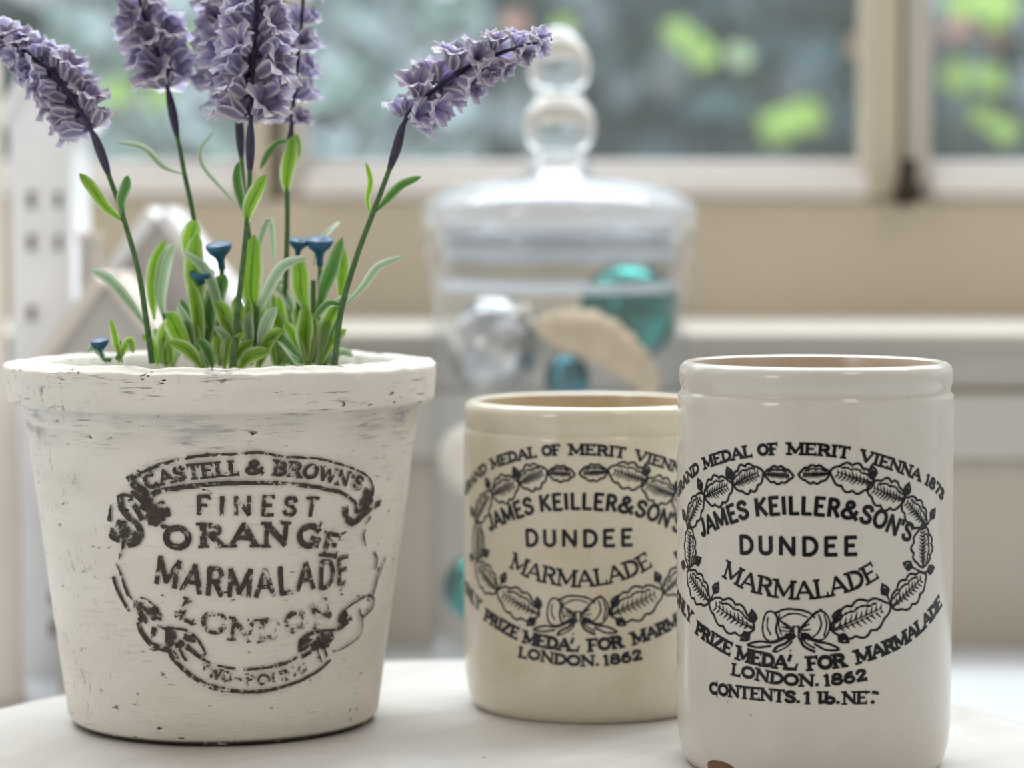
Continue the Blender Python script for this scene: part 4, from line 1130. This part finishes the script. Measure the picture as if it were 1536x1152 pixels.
sprig('low pale sprig between the centre stem and the bending stem', (420, 545), YP +0.002, [([(412, 520), (400, 470), (408, 430), (432, 420)], 14, M_LEAFP, .001), ([(436, 520), (440, 470), (425, 440), (405, 424)], 16, M_LEAFP, .001), ([(420, 545), (416, 500), (412, 480), (404, 462)], 26, M_LEAF, -.002), ([(430, 545), (445, 515), (440, 480), (436, 462)], 20, M_LEAFD, -.001)] + rleaves(424, 545, 13, 50, 120, 20), (), (424, 460))
sprig('short spreading sprig at the rim below the bending lavender stem', (498, 548), YP -0.006, [([(490, 545), (510, 530), (530, 535)], 16, M_LEAFP, -.002), ([(470, 545), (488, 520), (500, 510), (508, 490)], 16, M_LEAFD, -.001)] + rleaves(490, 546, 8, 26, 55, 16), (), (496, 520))
sprig('low bushy sprig close behind the rim at the foot of the centre stem', (330, 548), YP - .026, rleaves(330, 548, 14, 75, 62, 24), (), (330, 510))

# ================================================================== GLASS JAR
YG = 1.115
cG = P(838, 700, YG); mg = YG / F_PX
gj = empty('glass_storage_jar', (cG.x, YG, 0))
zl = P(838, 348, YG).z                               # top edge of the jar body
rg = 196 * mg
zb = P(838, 985, YG).z
out = [(0.0005, zb - .006), (rg * .55, zb - .006), (rg * .85, zb - .004), (rg * .96, zb + .002), (rg, zb + .012)]
out += [(rg, zb + .012 + (zl - .012 - zb - .012) * i / 8) for i in range(1, 9)] + [(rg + .0012, zl - .010), (rg + .0030, zl - .007), (rg + .0030, zl - .003), (rg + .001, zl), (rg - .003, zl - .001), (rg - .0032, zl - .008)]
inn = [(rg - .0032, zb + .013), (rg * .94, zb + .005), (rg * .8, zb + .001), (0.0005, zb)]
vs, fs = lathe(out + inn, 96); mesh_obj('body', vs, fs, M_JGLASS, gj)
vs, fs = lathe([(.0005, zb - .006), (.012, zb - .0062), (.010, zb - .012), (.014, .010), (.035, .005), (.046, .003), (.047, .001), (.045, 0), (.0005, 0)], 64)
mesh_obj('foot', vs, fs, M_KNOB, gj)
tag(gj, 'clear glass storage jar filled with baubles in front of the window', 'glass jar')
ld = empty('jar_lid', (cG.x, YG, zl))
rl = 205 * mg
vs, fs = lathe([(rg - .006, -.006), (rg - .0045, -.0055), (rg - .0045, .001), (rl - .003, .001), (rl, .0022), (rl + .0002, .008), (rl - .0012, .0122), (rl - .006, .0148), (rl * .8, .0185), (rl * .5, .0215), (rl * .25, .0235), (.011, .0245),
                (.011, .0225), (rl * .5, .0185), (rl * .8, .0150), (rl - .006, .011), (rg - .0065, .004), (rg - .006, -.006)], 96)
mesh_obj('lid_dome', vs, fs, M_LGLASS, ld)
vs, fs = lathe([(rg - .0078, -.020), (rg - .0070, -.020), (rg - .0070, .003), (rg - .0078, .003), (rg - .0078, -.020)], 96)
mesh_obj('lid_collar', vs, fs, M_CGLASS, ld)
for pyc, hw, rr_ in ((384, .0022, rg - .0074), (430, .0022, rg - .0074)):  # rings added to draw the bright reflected bands of the lid
    zc = P(838, pyc, YG).z - zl
    vs, fs = lathe([(rr_ + .0022 * cos(2 * pi * k / 12), zc + hw * sin(2 * pi * k / 12)) for k in range(13)], 96)
    mesh_obj('glint_ring', vs, fs, M_RGLASS, ld)
def kz(py): return P(838, py, YG).z - zl
kn = [(.0005, kz(258)), (.0135, kz(257)), (.0145, kz(250)), (.0125, kz(243)), (.0105, kz(236)), (.0112, kz(226)), (.0140, kz(212)), (.0152, kz(196)), (.0150, kz(180)), (.0136, kz(164)), (.0112, kz(150)), (.0098, kz(141)), (.0110, kz(130)), (.0130, kz(114)), (.0134, kz(100)), (.0126, kz(84)), (.0104, kz(66)), (.0070, kz(50)), (.0036, kz(41)), (.0005, kz(39))]
vs, fs = lathe([(v.x, v.y) for v in catmull([Vector((a, b)) for a, b in kn], 4)], 48); mesh_obj('knob', vs, fs, M_KNOB, ld)
tag(ld, 'clear glass lid with a double ball knob on the storage jar', 'lid')

def bauble(label, px, py, dy, rpx, mat, capdir, ridges=0):
    c = P(px, py, YG + dy); r = rpx * mg
    e = empty('bauble', c)
    vs, fs = [], []
    nu, nv = 40, 22
    for i in range(nv + 1):
        ph = pi * i / nv
        for j in range(nu):
            a = 2 * pi * j / nu; k = r * (1 + (ridges and .035 * sin(8 * a) * sin(ph)))
            vs.append((k * sin(ph) * cos(a), k * sin(ph) * sin(a), k * cos(ph)))
    for i in range(nv):
        for j in range(nu):
            j2 = (j + 1) % nu
            fs.append((i * nu + j, (i + 1) * nu + j, (i + 1) * nu + j2, i * nu + j2))
    q = Vector(capdir).normalized().to_track_quat('Z', 'Y').to_euler()
    o = mesh_obj('ball', vs, fs, mat, e); o.rotation_euler = q
    vs, fs = lathe([(.0045, r - .001), (.0047, r + .003), (.0042, r + .0042), (.0005, r + .0046)], 20); o = mesh_obj('cap', vs, fs, M_CAP, e); o.rotation_euler = q
    ring = [Vector((.0028 * cos(t * pi / 8), 0, r + .0062 + .0028 * sin(t * pi / 8))) for t in range(17)]
    vs, fs = tube_data(ring, .0004, 6); o = mesh_obj('hanging_ring', vs, fs, M_CAP, e); o.rotation_euler = q
    tag(e, label, 'bauble', 'baubles inside the glass jar')
bauble('large crackled silver bauble on top inside the glass jar', 742, 520, -.004, 74, M_SILVER, (.5, -.4, .5), 1)
bauble('large shiny teal bauble on top inside the glass jar', 944, 468, .002, 76, M_TEAL, (.25, .5, .8))
bauble('small blue bauble between the silver and teal baubles', 850, 566, -.018, 34, M_BLUE, (0, .3, 1))
bauble('cream matte bauble halfway down the glass jar against its side', 712, 690, -.006, 56, M_PEARL, (.6, .5, .3))
bauble('green teal bauble at the bottom of the glass jar, by the flower pot', 716, 882, -.012, 52, M_TEAL, (.6, .2, .6))
bauble('silver bauble under the beige ornament behind the cream jar', 900, 690, .0, 70, M_SILVER, (0, .6, .6), 1)
bauble('cream bauble at the bottom behind the cream jar', 850, 890, .0, 66, M_PEARL, (.2, .3, .9))
bauble('blue bauble at the bottom behind the tall jar', 962, 880, .004, 50, M_BLUE, (-.2, .3, .9))
bauble('small silver bauble on the bottom pile behind the cream jar', 800, 780, .006, 46, M_SILVER, (-.2, .3, .9))
# beige curved ornament lying across the teal bauble
c3 = [P(x, y, YG - .030 + d) for x, y, d in ((806, 488, 0), (846, 494, -.001), (890, 504, -.002), (930, 530, -.001), (962, 562, .002), (978, 592, .006))]
cc = catmull(c3, 7); n = len(cc); org = c3[-1]
rad = [(11 + 25 * sin(pi * (i / (n - 1)) ** .8) + 2.2 * sin(i * 1.6)) * mg for i in range(n)]
vs, fs = tube_data([p - org for p in cc], rad, 18)
hn = empty('horn_ornament', org); mesh_obj('horn_body', vs, fs, M_SHELL, hn)
vs, fs = tube_data([cc[0] - org + Vector((-.003, 0, .001)), cc[0] - org + Vector((.001, 0, 0))], [.0016, .0032], 12); mesh_obj('horn_tip', vs, fs, M_CAP, hn)
tag(hn, 'beige curved ribbed ornament lying against the teal bauble in the jar', 'ornament')

# ================================================================== TOY HOUSES AND POST
def house(name, label, pxl, pxr, py_eave, px_peak, py_peak, py_base_z, Y, depth, m_front, m_roof, windows, m_win, roof_t=.006, chimney=None):
    a = P(pxl, py_eave, Y); b = P(pxr, py_eave, Y); pk = P(px_peak, py_peak, Y)
    e = empty(name, ((a.x + b.x) / 2, Y, 0)); ox = e.location.x
    prism('house_body', [(a.x - ox, 0), (b.x - ox, 0), (b.x - ox, b.z), (pk.x - ox, pk.z), (a.x - ox, a.z)], 0, depth, m_front, e)
    for s, q in ((-1, a), (1, b)):
        d = Vector((q.x - pk.x, 0, q.z - pk.z)); ex = Vector((q.x, 0, q.z)) + d.normalized() * .006
        nrm = Vector((-d.z, 0, d.x)).normalized()
        if nrm.z < 0: nrm = -nrm
        pts = [Vector((pk.x, 0, pk.z)), ex, ex + nrm * roof_t, Vector((pk.x, 0, pk.z)) + nrm * roof_t + Vector((0, 0, .001))]
        prism('roof_slab', [(p.x - ox, p.z) for p in pts], -.005, depth + .004, m_roof, e)
    for x, y, w, h in windows:
        c0 = P(x - w / 2, y - h / 2, Y); c1 = P(x + w / 2, y + h / 2, Y)
        wv = box('window_opening', c0.x - ox, c1.x - ox, -.0006, .002, c1.z, c0.z, m_win, e)
        fr = .0012
        for (xa, xb, za, zb_) in ((c0.x - fr, c0.x, c1.z, c0.z), (c1.x, c1.x + fr, c1.z, c0.z), (c0.x - fr, c1.x + fr, c0.z, c0.z + fr), (c0.x - fr, c1.x + fr, c1.z - fr, c1.z)):
            f = mesh_obj('window_surround', *box_data(xa - ox, xb - ox, -.002, .001, za, zb_), mat=m_roof, parent=wv, smooth=False)
    if chimney:
        x, y, w, h = chimney
        c0 = P(x - w / 2, y - h / 2, Y + .01); c1 = P(x + w / 2, y + h / 2, Y + .01)
        ch = box('chimney', c0.x - ox, c1.x - ox, .010, .022, c1.z, c0.z, m_front, e)
        mesh_obj('chimney_pot', *box_data(c0.x - ox - .001, c1.x - ox + .001, .009, .023, c0.z, c0.z + .003), mat=m_roof, parent=ch, smooth=False)
    tag(e, label, 'toy house', 'painted houses standing on the worktop')
    return e
house('toy_tower', 'tall narrow white toy town house with four small windows', 14, 106, 176, 58, 92, 0, 1.165, .05, M_HOUSE, M_HOUSE,
      [(48, 300, 13, 26), (48, 364, 13, 26), (88, 300, 11, 24), (88, 364, 11, 24), (48, 470, 13, 24), (82, 896, 13, 20), (82, 942, 15, 22)], M_HOLE, .004)
house('toy_house', 'grey gabled toy house with white roof edges behind the lavender', 132, 350, 470, 237, 326, 0, 1.172, .045, M_HOUSE_G, M_HOUSE, [], M_HOLE, .005)
house('toy_cottage', 'small grey toy cottage with chimney and white roof beside the white tower', 84, 244, 530, 160, 424, 0, 1.11, .04, M_HOUSE_G, M_HOUSE_B, [], M_HOLE, .005, chimney=(131, 372 + 32, 26, 90))
# tapered post at the picture edge
pp = P(-40, 500, 1.10); po = empty('turned_post', (pp.x, 1.10, 0)); mq = 1.10 / F_PX
def pz(py): return P(0, py, 1.10).z
prf = [(.0005, 0), (70 * mq, 0), (72 * mq, .004), (68 * mq, .010), (67 * mq, pz(760)), (64 * mq, pz(620)), (60 * mq, pz(590)), (50 * mq, pz(560)), (47 * mq, pz(500)), (46 * mq, pz(200)), (46 * mq, pz(100)), (40 * mq, pz(84)), (.0005, pz(80))]
vs, fs = lathe(prf, 48); mesh_obj('post_shaft', vs, fs, M_HOUSE_B, po)
vs, fs = lathe([(.0005, pz(81)), (12 * mq, pz(80)), (14 * mq, pz(70)), (8 * mq, pz(60)), (.0005, pz(58))], 24); mesh_obj('post_finial', vs, fs, M_HOUSE_B, po)
tag(po, 'cream turned wooden post standing in front of the white toy tower', 'post')
